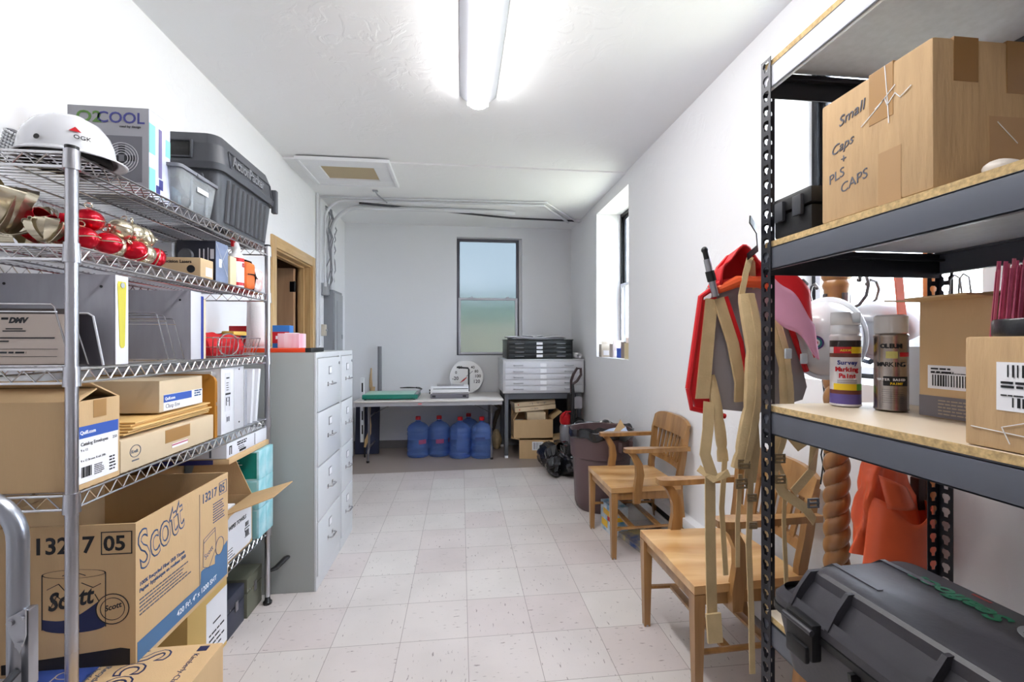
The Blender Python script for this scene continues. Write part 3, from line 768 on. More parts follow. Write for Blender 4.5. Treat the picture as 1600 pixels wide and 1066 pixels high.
kraft_s = mat('kraft_small_box', (196, 170, 134), .7)
t, w, d, h = carton('flat tan box with a round black seal on the second shelf', -1.155, -1.005, 1.865, 1.955, Z2, Z2+.075, kraft_s, tp=False)
text('Precision Lasers', t, '-y', (-w+.006, -d-.0003, h-.022), .017, ink, bold=.0004)
b = MB(); b.prism(circ(20, .015), (w-.035, -d-.0003, .03), (1, 0, 0), (0, 0, 1), (0, -1, 0), .0008); b.build('round_seal', ink, t, smooth=False)
decal(t, '+x', (w, d-.055, .008), .045, .035, white_pp)
t, w, d, h = carton('small silver grey printed box behind the flat tan box', -1.26, -1.165, 1.96, 2.02, Z2, Z2+.150, mat('silver_box', (170, 172, 178), .4), tp=False)
marks(t, '-y', (-w, -d-.0002, 0), lines_rects(.045, .11, .035, 6, .011, .003, 5)+[(.02, .06, .012, .045)], ink)
t = thing('headset_box', 'black product box with a round lens picture and bluish side', 'box', (-1.082, 2.025, Z2))
b = MB(); b.box(-.075, .075, -.05, .05, 0, .165, .002); b.build('body', mat('black_carton', (34, 36, 48), .4), t)
decal(t, '+x', (.075, -.049, .001), .098, .163, mat('slate_carton', (120, 132, 160), .45, var=.12, vscale=20), 'side_panel')
stroke(t, '+x', (.0758, 0, 0), [[(-.045, .155), (.0, .09), (.045, .03)], [(.045, .15), (-.02, .06)]], .002, MATS['silver_print'], 'side_print')
decal(t, '+x', (.076, -.025, .06), .02, .035, white_pp)
b = MB(); b.cyl((-.04, -.050, .10), (-.04, -.056, .10), .032, .026, seg=24); b.build('lens_window', mat('grey_lens', (90, 92, 98), .2, .4), t)
marks(t, '-y', (0, -.0502, 0), [(.012, .05, .004, .08), (.028, .06, .004, .07), (.045, .05, .003, .085), (.055, .09, .014, .04)], mat('pale_print', (190, 190, 200), .5))
t, w, d, h = carton('narrow cream carton standing beside the bluish box', -1.15, -1.005, 2.09, 2.145, Z2, Z2+.125, mat('cream_carton', (222, 205, 170), .6), tp=False)
t = thing('spray_canister', 'white and red spray canister with red nozzle on the second shelf', 'spray can', (-1.03, 2.195, Z2))
b = MB(); b.lathe([(.0, 0), (.031, 0), (.032, .004), (.032, .135), (.026, .152), (.012, .156), (0, .157)], 24); b.build('can', mat('white_can', (232, 232, 238), .3), t)
b = MB(); b.lathe([(.0324, .006), (.0324, .02)], 24); b.lathe([(.0324, .115), (.0324, .132)], 24); b.build('red_band', red_m, t)
text('IS', t, '+x', (.0325, -.012, .092), .026, red_m, bold=.001)
b = MB(); b.tube([(0, 0, .155), (0, 0, .18), (0, -.014, .205), (0, -.03, .21)], [.018, .017, .014, .009], 12); b.build('trigger_cap', white_m, t)
b = MB(); b.tube([(0, -.026, .208), (0, -.040, .212)], [.012, .009], 10); b.box(-.006, .006, -.038, -.03, .18, .21, .002); b.build('nozzle', red_m, t)
t = thing('pouch', 'orange zipped pouch with a black strap on the second shelf', 'pouch', (-1.05, 2.305, Z2))
b = MB(); b.box(-.045, .045, -.055, .045, 0, .135, .03, seg=4); b.jitter(.006, 14); b.build('pouch_body', mat('orange_fabric', (226, 112, 50), .55, var=.1), t)
b = MB(); b.tube([(.046, -.05, .07), (.048, 0, .075), (.046, .045, .06)], .003, 6); b.build('zip_line', black_pl, t)
b = MB(); b.ribbon([(.02, .045, 0), (.03, .05, .07), (.01, .045, .14), (-.02, .03, .15)], .02, .003, (1, 0, 0)); b.build('strap', black_pl, t)
t = thing('bundle', 'pink and white wrapped bundle at the far end of the second shelf', 'bundle', (-1.045, 2.402, Z2))
b = MB(); b.box(-.035, .035, -.035, .035, 0, .115, .025, seg=3); b.jitter(.008, 20, 3); b.build('wrapping', mat('pink_white', (226, 176, 170), .6, rgb2=(235, 235, 238), vscale=30), t)

# ------------------------------------------------ third shelf: binders, sorters, basket
Z3 = SH[2]+.001
vinyl = mat('grey_vinyl', (158, 158, 168), .3, coat=.3, var=.06, vscale=6, stretch=(6, 1, 1.2))
vinyl_w = mat('clear_sleeve', (205, 205, 212), .25, coat=.4)
def binder(label, x0, x1, y0, y1, z0, z1, m, sm, rings=True, tilt=0.0, inner=None, name='binder', group=None):
    t = thing(name, label, 'binder', ((x0+x1)/2, (y0+y1)/2, z0), 0, group, rot=(tilt, 0, 0)); w, d, h = (x1-x0)/2, (y1-y0)/2, z1-z0
    b = MB(); b.box(-w, w, -d, -d+.003, 0, h, .001); b.box(-w, w, d-.003, d, 0, h, .001); b.build('cover', m, t)
    b = MB(); b.box(w-.004, w, -d, d, 0, h, .0015); b.build('spine', sm, t)
    if d > .008:
        b = MB(); b.box(-w+.012, w-.015, -d+.005, d-.005, .006, h-.012); b.build('pages', white_pp, t, smooth=False)
    if rings:
        for zz in (h-.02, .02):
            b = MB(); b.cyl((-w*.72, -d-.001, h-.03), (-w*.72, -d+.001, h-.03), .004, seg=10); b.cyl((w*.78, -d-.001, h-.035), (w*.78, -d+.001, h-.035), .004, seg=10)
            break
        b.build('rivet', ink, t)
    return t, w, d, h
t, w, d, h = binder('large grey vinyl binder with a yellow strip on its white spine', -1.335, -1.0, 1.425, 1.478, Z3, Z3+.262, vinyl, mat('white_vinyl', (232, 232, 238), .3, coat=.3))
M = frame('+x', (w+.0003, 0, 0)); b = MB()
pts = [(-.016, .245), (-.019, .235), (-.010, .055), (-.004, .048), (.004, .048), (.010, .055), (.016, .235), (.013, .245)]
b.prism(pts, M.translation, M.col[0].xyz, M.col[1].xyz, M.col[2].xyz, .001); b.build('spine_label', mat('yellow_strip', (205, 196, 70), .45), t, smooth=False)
b = MB(); b.cyl((w, 0, h-.028), (w+.0025, 0, h-.028), .008, seg=16); b.build('finger_ring', steel, t)
t, w, d, h = binder('thick grey vinyl binder with pale spine right of the yellow one', -1.335, -1.002, 1.795, 1.862, Z3, Z3+.258, vinyl, vinyl_w)
t, w, d, h = binder('blue binder behind the thick grey binder', -1.31, -1.006, 1.868, 1.888, Z3, Z3+.245, mat('blue_vinyl', (38, 54, 140), .35), mat('blue_vinyl', (38, 54, 140), .35), rings=False)
b = MB(); b.box(-.14, .14, -.008, .008, 0, .235, .001); tag(b.build('file_folder', mat('tan_folder', (214, 198, 168), .7), None, loc=(-1.15, 1.902, Z3)), 'tan file folder standing behind the blue binder', 'folder')
# wire file sorters
def sorter(label, loc, w, gaps, hts):
    t = thing('wire_file_sorter', label, 'file sorter', loc)
    y = 0; r = .0022
    for i, (g, hh) in enumerate(zip(gaps, hts)):
        y = g
        b = MB(); b.tube([(-w, y+.03, .003), (-w+.018, y, hh-.008), (-w+.024, y, hh), (w-.024, y, hh), (w-.018, y, hh-.008), (w, y+.03, .003)], r, 6)
        b.tube([(-w+.012, y, hh-.02), (w-.012, y, hh-.02)], r*.8, 6); b.build('wire_divider', chrome, t)
    b = MB(); b.tube([(-w, gaps[0], .003), (w, gaps[0], .003), (w, gaps[-1]+.03, .003), (-w, gaps[-1]+.03, .003)], r, 6, closed=True); b.build('base_wire', chrome, t)
    return t
sorter('chrome wire file sorter at the near end of the third shelf', (-1.175, 1.30, Z3), .135, [0, .055, .11], [.165, .15, .13])
sorter('chrome wire file sorter in front of the thick grey binder', (-1.155, 1.66, Z3), .14, [0, .04, .09], [.165, .16, .15])
t = thing('clipboard', 'dark clipboard holding a printed certificate on the third shelf', 'clipboard', (-1.20, 1.335, Z3), rot=(R(-6), 0, 0))
b = MB(); b.box(-.17, .15, 0, .005, 0, .158, .002); b.build('board', mat('brown_board', (62, 52, 50), .4), t)
b = MB(); b.box(-.165, .140, -.002, -.0003, .006, .142); b.build('paper', mat('cream_paper', (196, 182, 172), .6), t, smooth=False)
text('DMV', t, '-y', (-.005, -.0022, .118), .020, ink, bold=.0012, shear=.2)
marks(t, '-y', (-.14, -.0022, 0), [(.117, .126, .016, .006), (.13, .100, .04, .003), (.123, .094, .055, .003), (.0, .075, .25, .0035), (.0, .066, .14, .0035), (.0, .046, .26, .001), (.0, .026, .26, .001)]+lines_rects(0, .035, .22, 1, .01, .005, 9), ink)
t = thing('letter_tray', 'dark smoked plastic tray standing upright beside the clipboard', 'tray', (-1.05, 1.385, Z3))
b = MB()
pts = [(-.10, 0), (-.10, .145), (.01, .145), (.022, .138), (.048, 0)]
b.prism(pts, (0, 0, 0), (1, 0, 0), (0, 0, 1), (0, 1, 0), .004); b.build('tray_panel', mat('smoked_plastic', (74, 72, 80), .3, coat=.4), t, smooth=False)
b = MB(); b.tube([(-.10, -.002, .146), (.01, -.002, .146), (.023, -.002, .138), (.049, -.002, 0)], .003, 6); b.build('edge_rim', MATS['silver_print'], t)
# wire basket with red cloth
t = thing('wire_basket', 'silver wire basket full of red cloth on the third shelf', 'basket', (-1.14, 2.20, Z3))
b = MB(); bwid, blen, bh = .12, .22, .085
for z in (.004, .045, bh):
    s = 1 if z > .06 else .88
    b.tube([(bwid*s*x, blen*s*y, z) for x, y in ((-1, -1), (1, -1), (1, 1), (-1, 1))], .0026 if z > .06 else .0018, 6, closed=True)
for k in range(13):
    y = -blen+2*blen*k/12
    for s in (-1, 1): b.tube([(s*bwid*.88, y*.88, .004), (s*bwid, y, bh)], .0016, 5)
for k in range(7):
    x = -bwid+2*bwid*k/6
    for s in (-1, 1): b.tube([(x*.88, s*blen*.88, .004), (x, s*blen, bh)], .0016, 5)
b.build('wire_frame', chrome, t)
b = MB(); b.tube([(bwid+.004, -.10+.085*math.sin(a), .055+.06*math.cos(a)*.8) for a in [2*PI*i/24 for i in range(24)]], .003, 6, closed=True); b.build('handle', chrome, t)
b = MB(); b.grid(lambda u, v: (.105*math.cos(2*PI*u)*math.sin(PI*(.05+.9*v))**.5, .20*math.sin(2*PI*u)*math.sin(PI*(.05+.9*v))**.5, .052-.048*math.cos(PI*v)), 40, 14, cu=True); b.jitter(.03, 14, 2)
for v in b.bm.verts: v.co.z = max(v.co.z, .006)
tag(b.build('red_cloth', mat('red_cloth', (190, 20, 30), .7), None, loc=(-1.14, 2.20, Z3)), 'bundled red cloth filling the silver wire basket', 'cloth')
b = MB(); b.box(-.03, .03, -.07, .07, 0, .02, .008); b.jitter(.006, 20, 5); tag(b.build('glove', mat('yellow_cloth', (205, 170, 80), .7), None, loc=(-1.10, 2.33, Z3+.10)), 'yellow work glove lying on the red cloth in the basket', 'glove')
b = MB(); b.box(-.04, .04, -.006, .006, 0, .015, .002); tag(b.build('ruler', mat('bronze_strip', (120, 90, 70), .5), None, loc=(-1.17, 2.02, Z3+.11)), 'short brown strip on top of the wire basket', 'strip')

# ------------------------------------------------ fourth shelf
Z4 = SH[3]+.001
t, w, d, h = open_carton('brown catalog envelopes box with loose top flaps on the fourth shelf', -1.43, -1.003, 1.296, 1.446, Z4, Z4+.235, card, [('-y', .10, 72-180+72+62, .0)] and [('+y', .11, -62, .01), ('-y', .085, -70, .01)])
decal(t, '+x', (w+.0003, -d+.005, .015), d*2-.012, .150, white_pp)
decal(t, '+x', (w+.001, -d+.005, .135), d*2-.012, .032, blue_l, 'blue_band')
text('Quill.com', t, '+x', (w+.0017, -d+.010, .146), .013, white_pp, bold=.0004)
text('Catalog Envelopes', t, '+x', (w+.001, -d+.013, .115), .0125, ink, bold=.0002)
text('250', t, '+x', (w+.001, d-.028, .115), .011, ink)
text('9 x 12', t, '+x', (w+.001, -d+.013, .100), .009, ink)
text('9 x 12 Brown Kraft 28lb', t, '+x', (w+.001, -d+.013, .072), .0085, ink)
marks(t, '+x', (w+.001, -d+.012, 0), barcode_rects(.003, .030, .034, .028, 3)+lines_rects(.045, .054, .035, 6, .005, .002, 8)+lines_rects(.098, .062, .025, 5, .009, .004, 4), ink)
decal(t, '+x', (w+.0003, -.02, .185), .045, .048, tape_m, 'packing_tape')
t, w, d, h = carton('long low tan carton with an oval logo under the manila envelopes', -1.38, -1.004, 1.452, 1.955, Z4, Z4+.098, card_l, tp=False)
ring(t, '+x', (w+.0003, -d+.06, .055), .024, .0025, ink_g, sy=.8); text('Kraft', t, '+x', (w+.0003, -d+.043, .050), .014, ink_g, bold=.0004)
marks(t, '+x', (w+.0003, -d, 0), [(.045, .025, .03, .004)], ink_g)
decal(t, '+x', (w+.0003, -.05, .045), .14, .045, tape_m, 'packing_tape')
decal(t, '+x', (w+.0008, -.015, .022), .09, .014, white_pp); decal(t, '+x', (w+.0016, -.015, .030), .09, .004, mat('red_print', (180, 70, 100), .5), 'red_stripe')
man = mat('manila', (224, 184, 120), .6, var=.06)
envs = ['lowest', 'second from the bottom', 'middle', 'second from the top', 'topmost']
for i in range(5):
    b = MB(); b.box(-.17, .17, -.22+.01*i, .24-.006*(i % 2), 0, .0055, .0015)
    for v in b.bm.verts: v.co.z += .010*(v.co.y/.22)**2*(.6+.2*i)
    o = b.build('envelope', man, None, loc=(-1.185+.006*(i % 3), 1.70, Z4+.1015+.0065*i)); tag(o, '%s manila envelope in the pile on the fourth shelf' % envs[i], 'envelope', 'manila envelopes on the fourth shelf')
t, w, d, h = carton('tan carton with a blue label on top of the manila envelopes', -1.39, -1.015, 1.642, 1.895, Z4+.152, Z4+.262, card_l, tp=False)
decal(t, '+x', (w+.0003, -d+.02, .004), d*2-.022, .055, white_pp); decal(t, '+x', (w+.001, -d+.02, .032), .16, .026, blue_l, 'blue_band')
text('Quill.com', t, '+x', (w+.0016, -d+.026, .040), .014, white_pp, bold=.0004); text('Clasp Env', t, '+x', (w+.001, -d+.03, .012), .020, ink_g)
marks(t, '+x', (w+.001, d-.055, 0), lines_rects(0, .052, .05, 3, .009, .005, 6), ink_b)
# brown expanding file standing behind
t = thing('expanding_file', 'brown accordion file standing behind the stacked envelope boxes', 'file', (-1.22, 1.975, Z4), 0)
for i in range(3):
    s = .003*i; b = MB()
    pts = [(-.22, 0), (-.22, .262-s), (.195, .262-s), (.212, .250-s), (.218, .235-s), (.218, 0)]
    b.prism(pts, (0, -.014+.007*i, 0), (1, 0, 0), (0, 0, 1), (0, 1, 0), .004); b.build('file_panel', mat('amber_board', (190, 130, 50), .45), t, smooth=False)
b = MB(); b.box(.212, .219, -.006, -.001, .13, .145, .001); b.build('clasp', steel, t)
b = MB(); b.box(-.2, .2, -.004, .004, 0, .27, .001); tag(b.build('paper_pad', mat('grey_card', (200, 196, 190), .6), None, loc=(-1.235, 1.992+.008, Z4)), 'pale paper pad standing behind the brown accordion file', 'paper pad')
wv = mat('white_binder_vinyl', (228, 229, 235), .28, coat=.3)
t, w, d, h = binder('white ring binder with a printed spine label on the fourth shelf', -1.32, -1.004, 2.012, 2.118, Z4, Z4+.285, wv, wv, rings=False)
decal(t, '+x', (w+.0003, -.022, .095), .045, .165, mat('spine_paper', (214, 214, 220), .6)); marks(t, '+x', (w+.001, -.02, 0), [(.008, .235, .024, .006), (0, .165, .042, .008)]+lines_rects(.008, .215, .02, 4, .01, .003)+[(.005, .12, .004, .035), (.030, .115, .004, .04)], ink)
ring(t, '+x', (w+.001, .0, .145), .010, .002, ink_g); decal(t, '+x', (w+.0003, -.014, .045), .034, .035, mat('spine_paper', (214, 214, 220), .6)); marks(t, '+x', (w+.001, -.01, 0), [(.0, .05, .008, .02), (.014, .05, .008, .02)], ink_g)
t, w, d, h = binder('second white binder standing right of the labelled one', -1.32, -1.006, 2.124, 2.214, Z4, Z4+.290, wv, vinyl_w, rings=False)
b = MB(); b.cyl((w, .0, .27), (w+.002, .0, .27), .004, seg=10); b.cyl((w, .0, .03), (w+.002, .0, .03), .004, seg=10); b.build('rivet', ink, t)
for i, (yy, tl, lb) in enumerate(((2.245, 0, 'grey slim folder directly right of the two white binders'), (2.300, -.10, 'white slim folder leaning in the middle of the right group'), (2.350, -.16, 'white slim folder leaning nearest the far rack post'))):
    t, w, d, h = binder(lb, -1.30, -1.01, yy-.012, yy+.012, Z4+.001, Z4+.262, wv, wv if i else mat('grey_folder', (150, 152, 162), .5), rings=False, tilt=tl, name='slim_folder', group='slim folders at the far end of the fourth shelf')

# ------------------------------------------------ lowest wire shelf
Z5 = SH[4]+.001
# big bath tissue carton, open
t, w, d, h = open_carton('big open cardboard carton numbered 13217 05 on the lowest wire shelf', -1.405, -.945, 1.425, 1.946, Z5, Z5+.425, card, [('-x', .17, 12, .01)], th=.006)
BX = t
def num_panel(t, face, o, s, m, rot=0):
    text('13217', t, face, o, s, m, 'carton_number', bold=.0012, sx=1.15, rot=rot)
fy = -d-.0004
text('13217', t, '-y', (w-.272, fy, h-.078), .066, ink, 'carton_number', bold=.0014, sx=.98)
text('05', t, '-y', (w-.086, fy, h-.075), .060, ink, 'carton_number', bold=.0014, sx=1.0)
marks(t, '-y', (w-.092, fy, h-.087), [(0, 0, .083, .0025), (0, .064, .083, .0025), (0, 0, .0025, .066), (.0805, 0, .0025, .066)], ink, 'number_frame')
RC = w-.163; RZ = .205
M = frame('-y', (RC, fy, RZ))
b = MB()
b.prism([(-.083, -.055)]+[(-.083+.166*i/14, -.045-.022*math.sin(PI*i/14*1.2)+.045*i/14) for i in range(15)]+[(.083*math.cos(a), -.070-.018*math.sin(a)) for a in [PI*k/12 for k in range(13)]], M.translation, M.col[0].xyz, M.col[1].xyz, M.col[2].xyz, .0006)
b.build('roll_print', mat('navy_ink', (36, 44, 84), .6), t, smooth=False)
ring(t, '-y', (RC, fy, RZ+.082), .084, .003, ink, 'roll_print', sy=.15)
marks(t, '-y', (RC, fy, RZ), [(-.084, -.075, .0022, .157), (.082, -.075, .0022, .157)], ink, 'roll_print')
stroke(t, '-y', (RC, fy, RZ), [[(-.07, .04), (-.04, .055), (-.02, .03)], [(.02, .055), (.05, .04), (.07, .05)], [(-.06, -.01), (-.045, .02), (-.02, .0)], [(-.03, .078), (0, .088), (.03, .076)], [(.055, .02), (.07, -.01), (.062, -.03)]], .002, ink, 'roll_print')
text('Scott', t, '-y', (RC-.068, fy-.0004, RZ-.022), .070, ink, 'logo', shear=.35, bold=.0016, sx=.80, rot=R(9))
b = MB(); b.prism(circ(30, .045, 0, 0), (w-.061, fy-.0001, .180), (1, 0, 0), (0, 0, 1), (0, -1, 0), .0006); b.build('round_print', card, t, smooth=False)
ring(t, '-y', (w-.061, fy-.0007, .180), .045, .0025, ink, 'round_print'); ring(t, '-y', (w-.061, fy-.0007, .180), .033, .0016, ink, 'round_print')
text('Scott', t, '-y', (w-.082, fy-.0007, .173), .022, ink, 'logo', shear=.3, bold=.0005, rot=R(15))
decal(t, '-y', (-.12, fy, .010), .33, .055, mat('dark_band_print', (34, 32, 36), .6), 'dark_band', pts=[(0, 0), (.335, .0), (.335, .05), (.31, .055), (.15, .04), (0, .028)])
# right side print
sx_ = w+.0004
text('Scott', t, '+x', (sx_, -d+.02, .275), .165, ink_b, 'logo', shear=.15, bold=.004, sx=.62, rot=R(14))
text('Scott', t, '+x', (sx_+.0005, -d+.02, .275), .165, card, 'logo', shear=.15, bold=-.0012, sx=.62, rot=R(14))
text('13217', t, '+x', (sx_, .075, .360), .048, ink_b, 'carton_number', bold=.0006, sx=.85)
text('05', t, '+x', (sx_, .197, .360), .048, ink_b, 'carton_number', bold=.0006, sx=.8)
marks(t, '+x', (sx_, 0, 0), [(.193, .352, .056, .002), (.193, .400, .056, .002), (.193, .352, .002, .05), (.247, .352, .002, .05), (.06, .02, .001, .38)]+lines_rects(.15, .33, .09, 8, .010, .0035, 7), ink_b)
text('100% Recycled Fiber SRB Tissue', t, '+x', (sx_, -d+.015, .232), .0165, ink_b, bold=.0003)
text('Papier hygiénique en rouleau SRB', t, '+x', (sx_, -d+.015, .213), .0165, ink_b, bold=.0003)
marks(t, '+x', (sx_, -d+.015, 0), lines_rects(0, .190, .28, 5, .011, .004, 12), ink_g)
b = MB(); M = frame('+x', (sx_, 0, 0))
b.prism([(-d+.006, .015), (d-.006, .015), (d-.006, .150), (d-.05, .135), (.07, .115), (.065, .070), (-d+.006, .072)], M.translation, M.col[0].xyz, M.col[1].xyz, M.col[2].xyz, .0005); b.build('blue_band', mat('steel_blue_print', (74, 112, 152), .6), t, smooth=False)
b = MB(); b.prism([(.075, .12), (.16, .10), (.17, .235), (.16, .24), (.085, .225)], M.translation, M.col[0].xyz, M.col[1].xyz, M.col[2].xyz, .0009); b.build('roll_print', card, t, smooth=False)
stroke(t, '+x', (sx_+.0009, 0, 0), [[(.085, .225), (.162, .24), (.168, .16), (.12, .105), (.082, .125), (.085, .225)], [(.088, .212), (.125, .222), (.160, .228)]], .002, ink_b, 'roll_print')
text('Scott', t, '+x', (sx_+.0009, .095, .145), .030, ink_b, 'logo', rot=R(20), sx=.9)
b = MB(); b.prism(circ(24, .030, .195, .155, 1.15), M.translation, M.col[0].xyz, M.col[1].xyz, M.col[2].xyz, .0011); b.build('round_print', card, t, smooth=False)
ring(t, '+x', (sx_+.0011, .195, .155), .030, .002, ink_b, 'round_print', sy=1.15)
text('420 Ft², 4" x 1200 SHT', t, '+x', (sx_+.0005, -d+.19, .035), .026, white_pp, bold=.0003)
b = MB()
# towels carton behind with a long flap reaching into the aisle
t, w, d, h = open_carton('open carton of wipes with white label and wide flap', -1.30, -1.0, 1.962, 2.285, Z5, Z5+.225, card, [('+x', .215, 72, .05), ('+y', .17, -8, .06)])
decal(t, '+x', (w+.0003, -d+.02, .006), 2*d-.025, .19, white_pp, pts=[(0, 0), (2*d-.05, 0), (2*d-.03, .012), (2*d-.03, .19), (.10, .19), (0, .15)])
text('WIPES TOWELS', t, '+x', (w+.001, -d+.10, .135), .024, ink, bold=.0008, sx=.95, shear=.2)
marks(t, '+x', (w+.001, 0, 0), [(.085, .085, .045, .004), (.085, .045, .045, .003), (.085, .072, .003, .016)]+barcode_rects(.09, .05, .036, .026, 5, 12)+barcode_rects(.09, .095, .036, .02, 9, 12)+lines_rects(-.12, .05, .12, 4, .012, .003, 3), ink)
b = MB(); b.box(-.10, .10, -.10, .10, 0, .02, .006); b.jitter(.004, 12); tag(b.build('paper_sheet', white_pp, None, loc=(-1.14, 2.11, Z5+.19)), 'folded white paper inside the open wipes carton', 'paper')
# tissue boxes
tl1 = mat('teal_print', (20, 130, 122), .4, var=.15, vscale=15); tl2 = mat('aqua_marble', (120, 196, 208), .35, rgb2=(190, 226, 234), vscale=14)
lev = ['bottom', 'second', 'third', 'top']
for k in range(3):
    for j in range(2):
        y0_ = 2.300+.083*j; z0_ = Z5+.142*k
        t = thing('tissue_box', '%s aqua tissue box in the %s stack beside the far rack post' % (('lowest', 'middle', 'topmost')[k], ('nearer', 'farther')[j]), 'tissue box', (-1.11, y0_+.04, z0_), 0, 'aqua tissue boxes on the lowest wire shelf')
        b = MB(); b.box(-.13, .135, -.0405, .0405, 0, .1405, .002); b.build('body', tl2, t)
        if j == 0:
            decal(t, '-y', (-.12, -.0408, .008), .245, .125, tl1 if k == 2 else mat('aqua_panel', (150, 214, 222), .4), 'front_panel')
            if k == 2: marks(t, '-y', (.0, -.0416, 0), lines_rects(0, .09, .06, 3, .014, .003, 4), white_pp)
t, w, d, h = carton('brown carton with a dark blue label above the open wipes carton', -1.42, -1.306, 2.0, 2.29, Z5, Z5+.39, card, tp=False)
t, w, d, h = carton('brown tray carton lying across the aqua tissue boxes', -1.42, -.99, 2.05, 2.452, Z5+.428, Z5+.452, card, tp=False)
decal(t, '-y', (-.10, -d-.0003, .002), .25, .020, mat('navy_label', (40, 44, 110), .5))
t, w, d, h = carton('flat white printed carton directly under the fourth wire shelf', -1.42, -1.0, 2.05, 2.445, Z5+.453, Z5+.518, mat('white_carton', (222, 224, 232), .5), tp=False)
marks(t, '+x', (w+.0003, -d, 0), [(.02, .012, .006, .035), (.036, .012, .006, .035), (.02, .044, .022, .006), (.26, .004, .004, .056)]+lines_rects(.09, .048, .09, 2, .010, .006, 2)+lines_rects(.10, .028, .06, 2, .008, .003, 5)+[(.11, .006, .06, .010)], ink)
marks(t, '-y', (-w, -d-.0003, 0), lines_rects(.12, .045, .2, 3, .009, .004, 21)+[(.16, .006, .02, .012), (.20, .006, .02, .012), (.24, .006, .02, .012), (.10, .006, .006, .05), (.35, .006, .008, .05)], ink_g)

# ------------------------------------------------ floor under the rack
def toolbox(label, x0, x1, y0, y1, z1, m, mtop):
    t = thing('metal_box', label, 'metal box', ((x0+x1)/2, (y0+y1)/2, 0)); w, d = (x1-x0)/2, (y1-y0)/2
    b = MB(); b.box(-w, w, -d, d, 0, z1*.62, .004); b.build('base', m, t)
    b = MB(); b.box(-w-.001, w+.001, -d-.001, d+.001, z1*.64, z1, .006); b.build('lid', mtop, t)
    b = MB(); b.box(w, w+.006, -.012, .012, z1*.5, z1*.75, .002); b.cyl((w, -d+.02, z1*.7), (w+.005, -d+.02, z1*.7), .004, seg=8); b.build('latch', steel, t)
    return t
ol = mat('olive_paint', (104, 106, 92), .5, var=.1); gry = mat('charcoal_paint', (58, 62, 78), .45)
toolbox('olive green metal box on the floor by the far rack post', -1.40, -1.045, 2.335, 2.50, .195, ol, ol)
toolbox('charcoal grey metal box on the floor before the olive one', -1.40, -1.055, 2.165, 2.327, .185, gry, gry)
t, w, d, h = carton('tan carton with a white label under the big open carton', -1.42, -1.05, 1.86, 2.155, 0, .33, mat('ochre_card', (206, 172, 104), .7), tp=False)
decal(t, '+x', (w+.0003, -.02, .02), .165, .25, white_pp); marks(t, '+x', (w+.001, 0, 0), [(.03, .16, .06, .006)]+lines_rects(.0, .12, .12, 4, .022, .007, 15), ink)

# ------------------------------------------------ carton in the aisle at the lower left
t = thing('cardboard_box', 'closed cardboard carton on the floor in the lower left, top edge seen from above', 'box', (-.975, 1.262, 0), R(0))
w, d, h = .235, .235, .42
b = MB(); b.box(-w, w, -d, d, 0, h, .004); b.build('body', card, t)
b = MB(); b.prism([(-w+.03, -d+.005), (-w+.17, -d+.005), (-w+.17, d-.005), (-w+.01, d-.005)], (0, 0, h+.0002), (1, 0, 0), (0, 1, 0), (0, 0, 1), .0006); b.build('blue_panel', mat('royal_blue_print', (60, 84, 158), .55), t, smooth=False)
ring(t, 'top', (-w+.105, d-.10, h+.0008), .028, .003, card_l, 'roll_print', sy=.6); marks(t, 'top', (-w+.078, d-.15, h+.0008), [(0, .0, .003, .05), (.052, .0, .003, .05), (.0, 0, .055, .003)], card_l, 'roll_print')
text('Scott', t, 'topr', (.0, d-.015, h+.0004), .15, mat('navy_ink', (36, 44, 84), .6), 'logo', bold=.004, sx=.78)
text('Scott', t, 'topr', (.0, d-.015, h+.0009), .15, card, 'logo', bold=-.0012, sx=.78)
text('100% Recycled', t, 'topr', (-.045, d-.02, h+.0004), .022, ink_g, bold=.0003); text('Papier hygiénique', t, 'topr', (-.07, d-.02, h+.0004), .022, ink_g, bold=.0003)
text('Kimberly-Clark', t, 'topr', (.175, d-.045, h+.0004), .022, MATS['navy_ink']); marks(t, 'top', (.175, d-.035, h+.0004), [(0, 0, .028, .022)], MATS['navy_ink'])
ring(t, '+x', (w+.0004, .05, h-.09), .05, .004, MATS['navy_ink'], 'roll_print')

# ------------------------------------------------ hand truck
t = thing('hand_truck', 'grey tubular hand truck standing at the left edge of the picture', 'hand truck', (-.905, .99, 0))
al = mat('aluminium_tube', (165, 168, 176), .3, .9)
b = MB()
pth = [(.035, 0, .16), (.035, 0, .97)]+[tuple(v) for v in arc((-.055, 0, .97), .09, 0, PI/2, 8, (1, 0, 0), (0, 0, 1))]+[(-.20, 0, 1.06)]+[tuple(v) for v in arc((-.20, 0, .97), .09, PI/2, PI, 8, (1, 0, 0), (0, 0, 1))]+[(-.29, 0, .16)]
b.tube(pth, .0165, 14); b.build('tube_frame', al, t)
b = MB(); b.box(.048, .062, -.010, .012, .68, .835, .003); b.prism([(.030, .825), (.064, .842), (.064, .79), (.054, .755), (.036, .795)], (.0, -.019, 0), (1, 0, 0), (0, 0, 1), (0, 1, 0), .003); b.build('hinge_bracket', steel, t)
b = MB()
for p in ((.040, .818), (.057, .826), (.055, .775)): b.cyl((p[0], -.024, p[1]), (p[0], -.018, p[1]), .006, seg=10)
b.build('rivet', steel, t)
b = MB(); b.cyl((.0, -.075, .668), (.035, -.075, .668), .052, seg=28); b.cyl((-.003, -.075, .668), (.038, -.075, .668), .02, seg=16); b.tube([(.018, -.07, .668), (.045, -.012, .72)], .007, 8); b.build('swivel_caster', mat('grey_rubber', (72, 74, 80), .7), t)
for z in (.3, .55):
    b = MB(); b.tube([(-.29, 0, z), (-.127, .0, z), (.035, 0, z)], .012, 10); b.build('cross_bar', al, t)
b = MB(); b.box(-.30, .045, -.16, .01, .012, .018, .002); b.build('toe_plate', al, t)
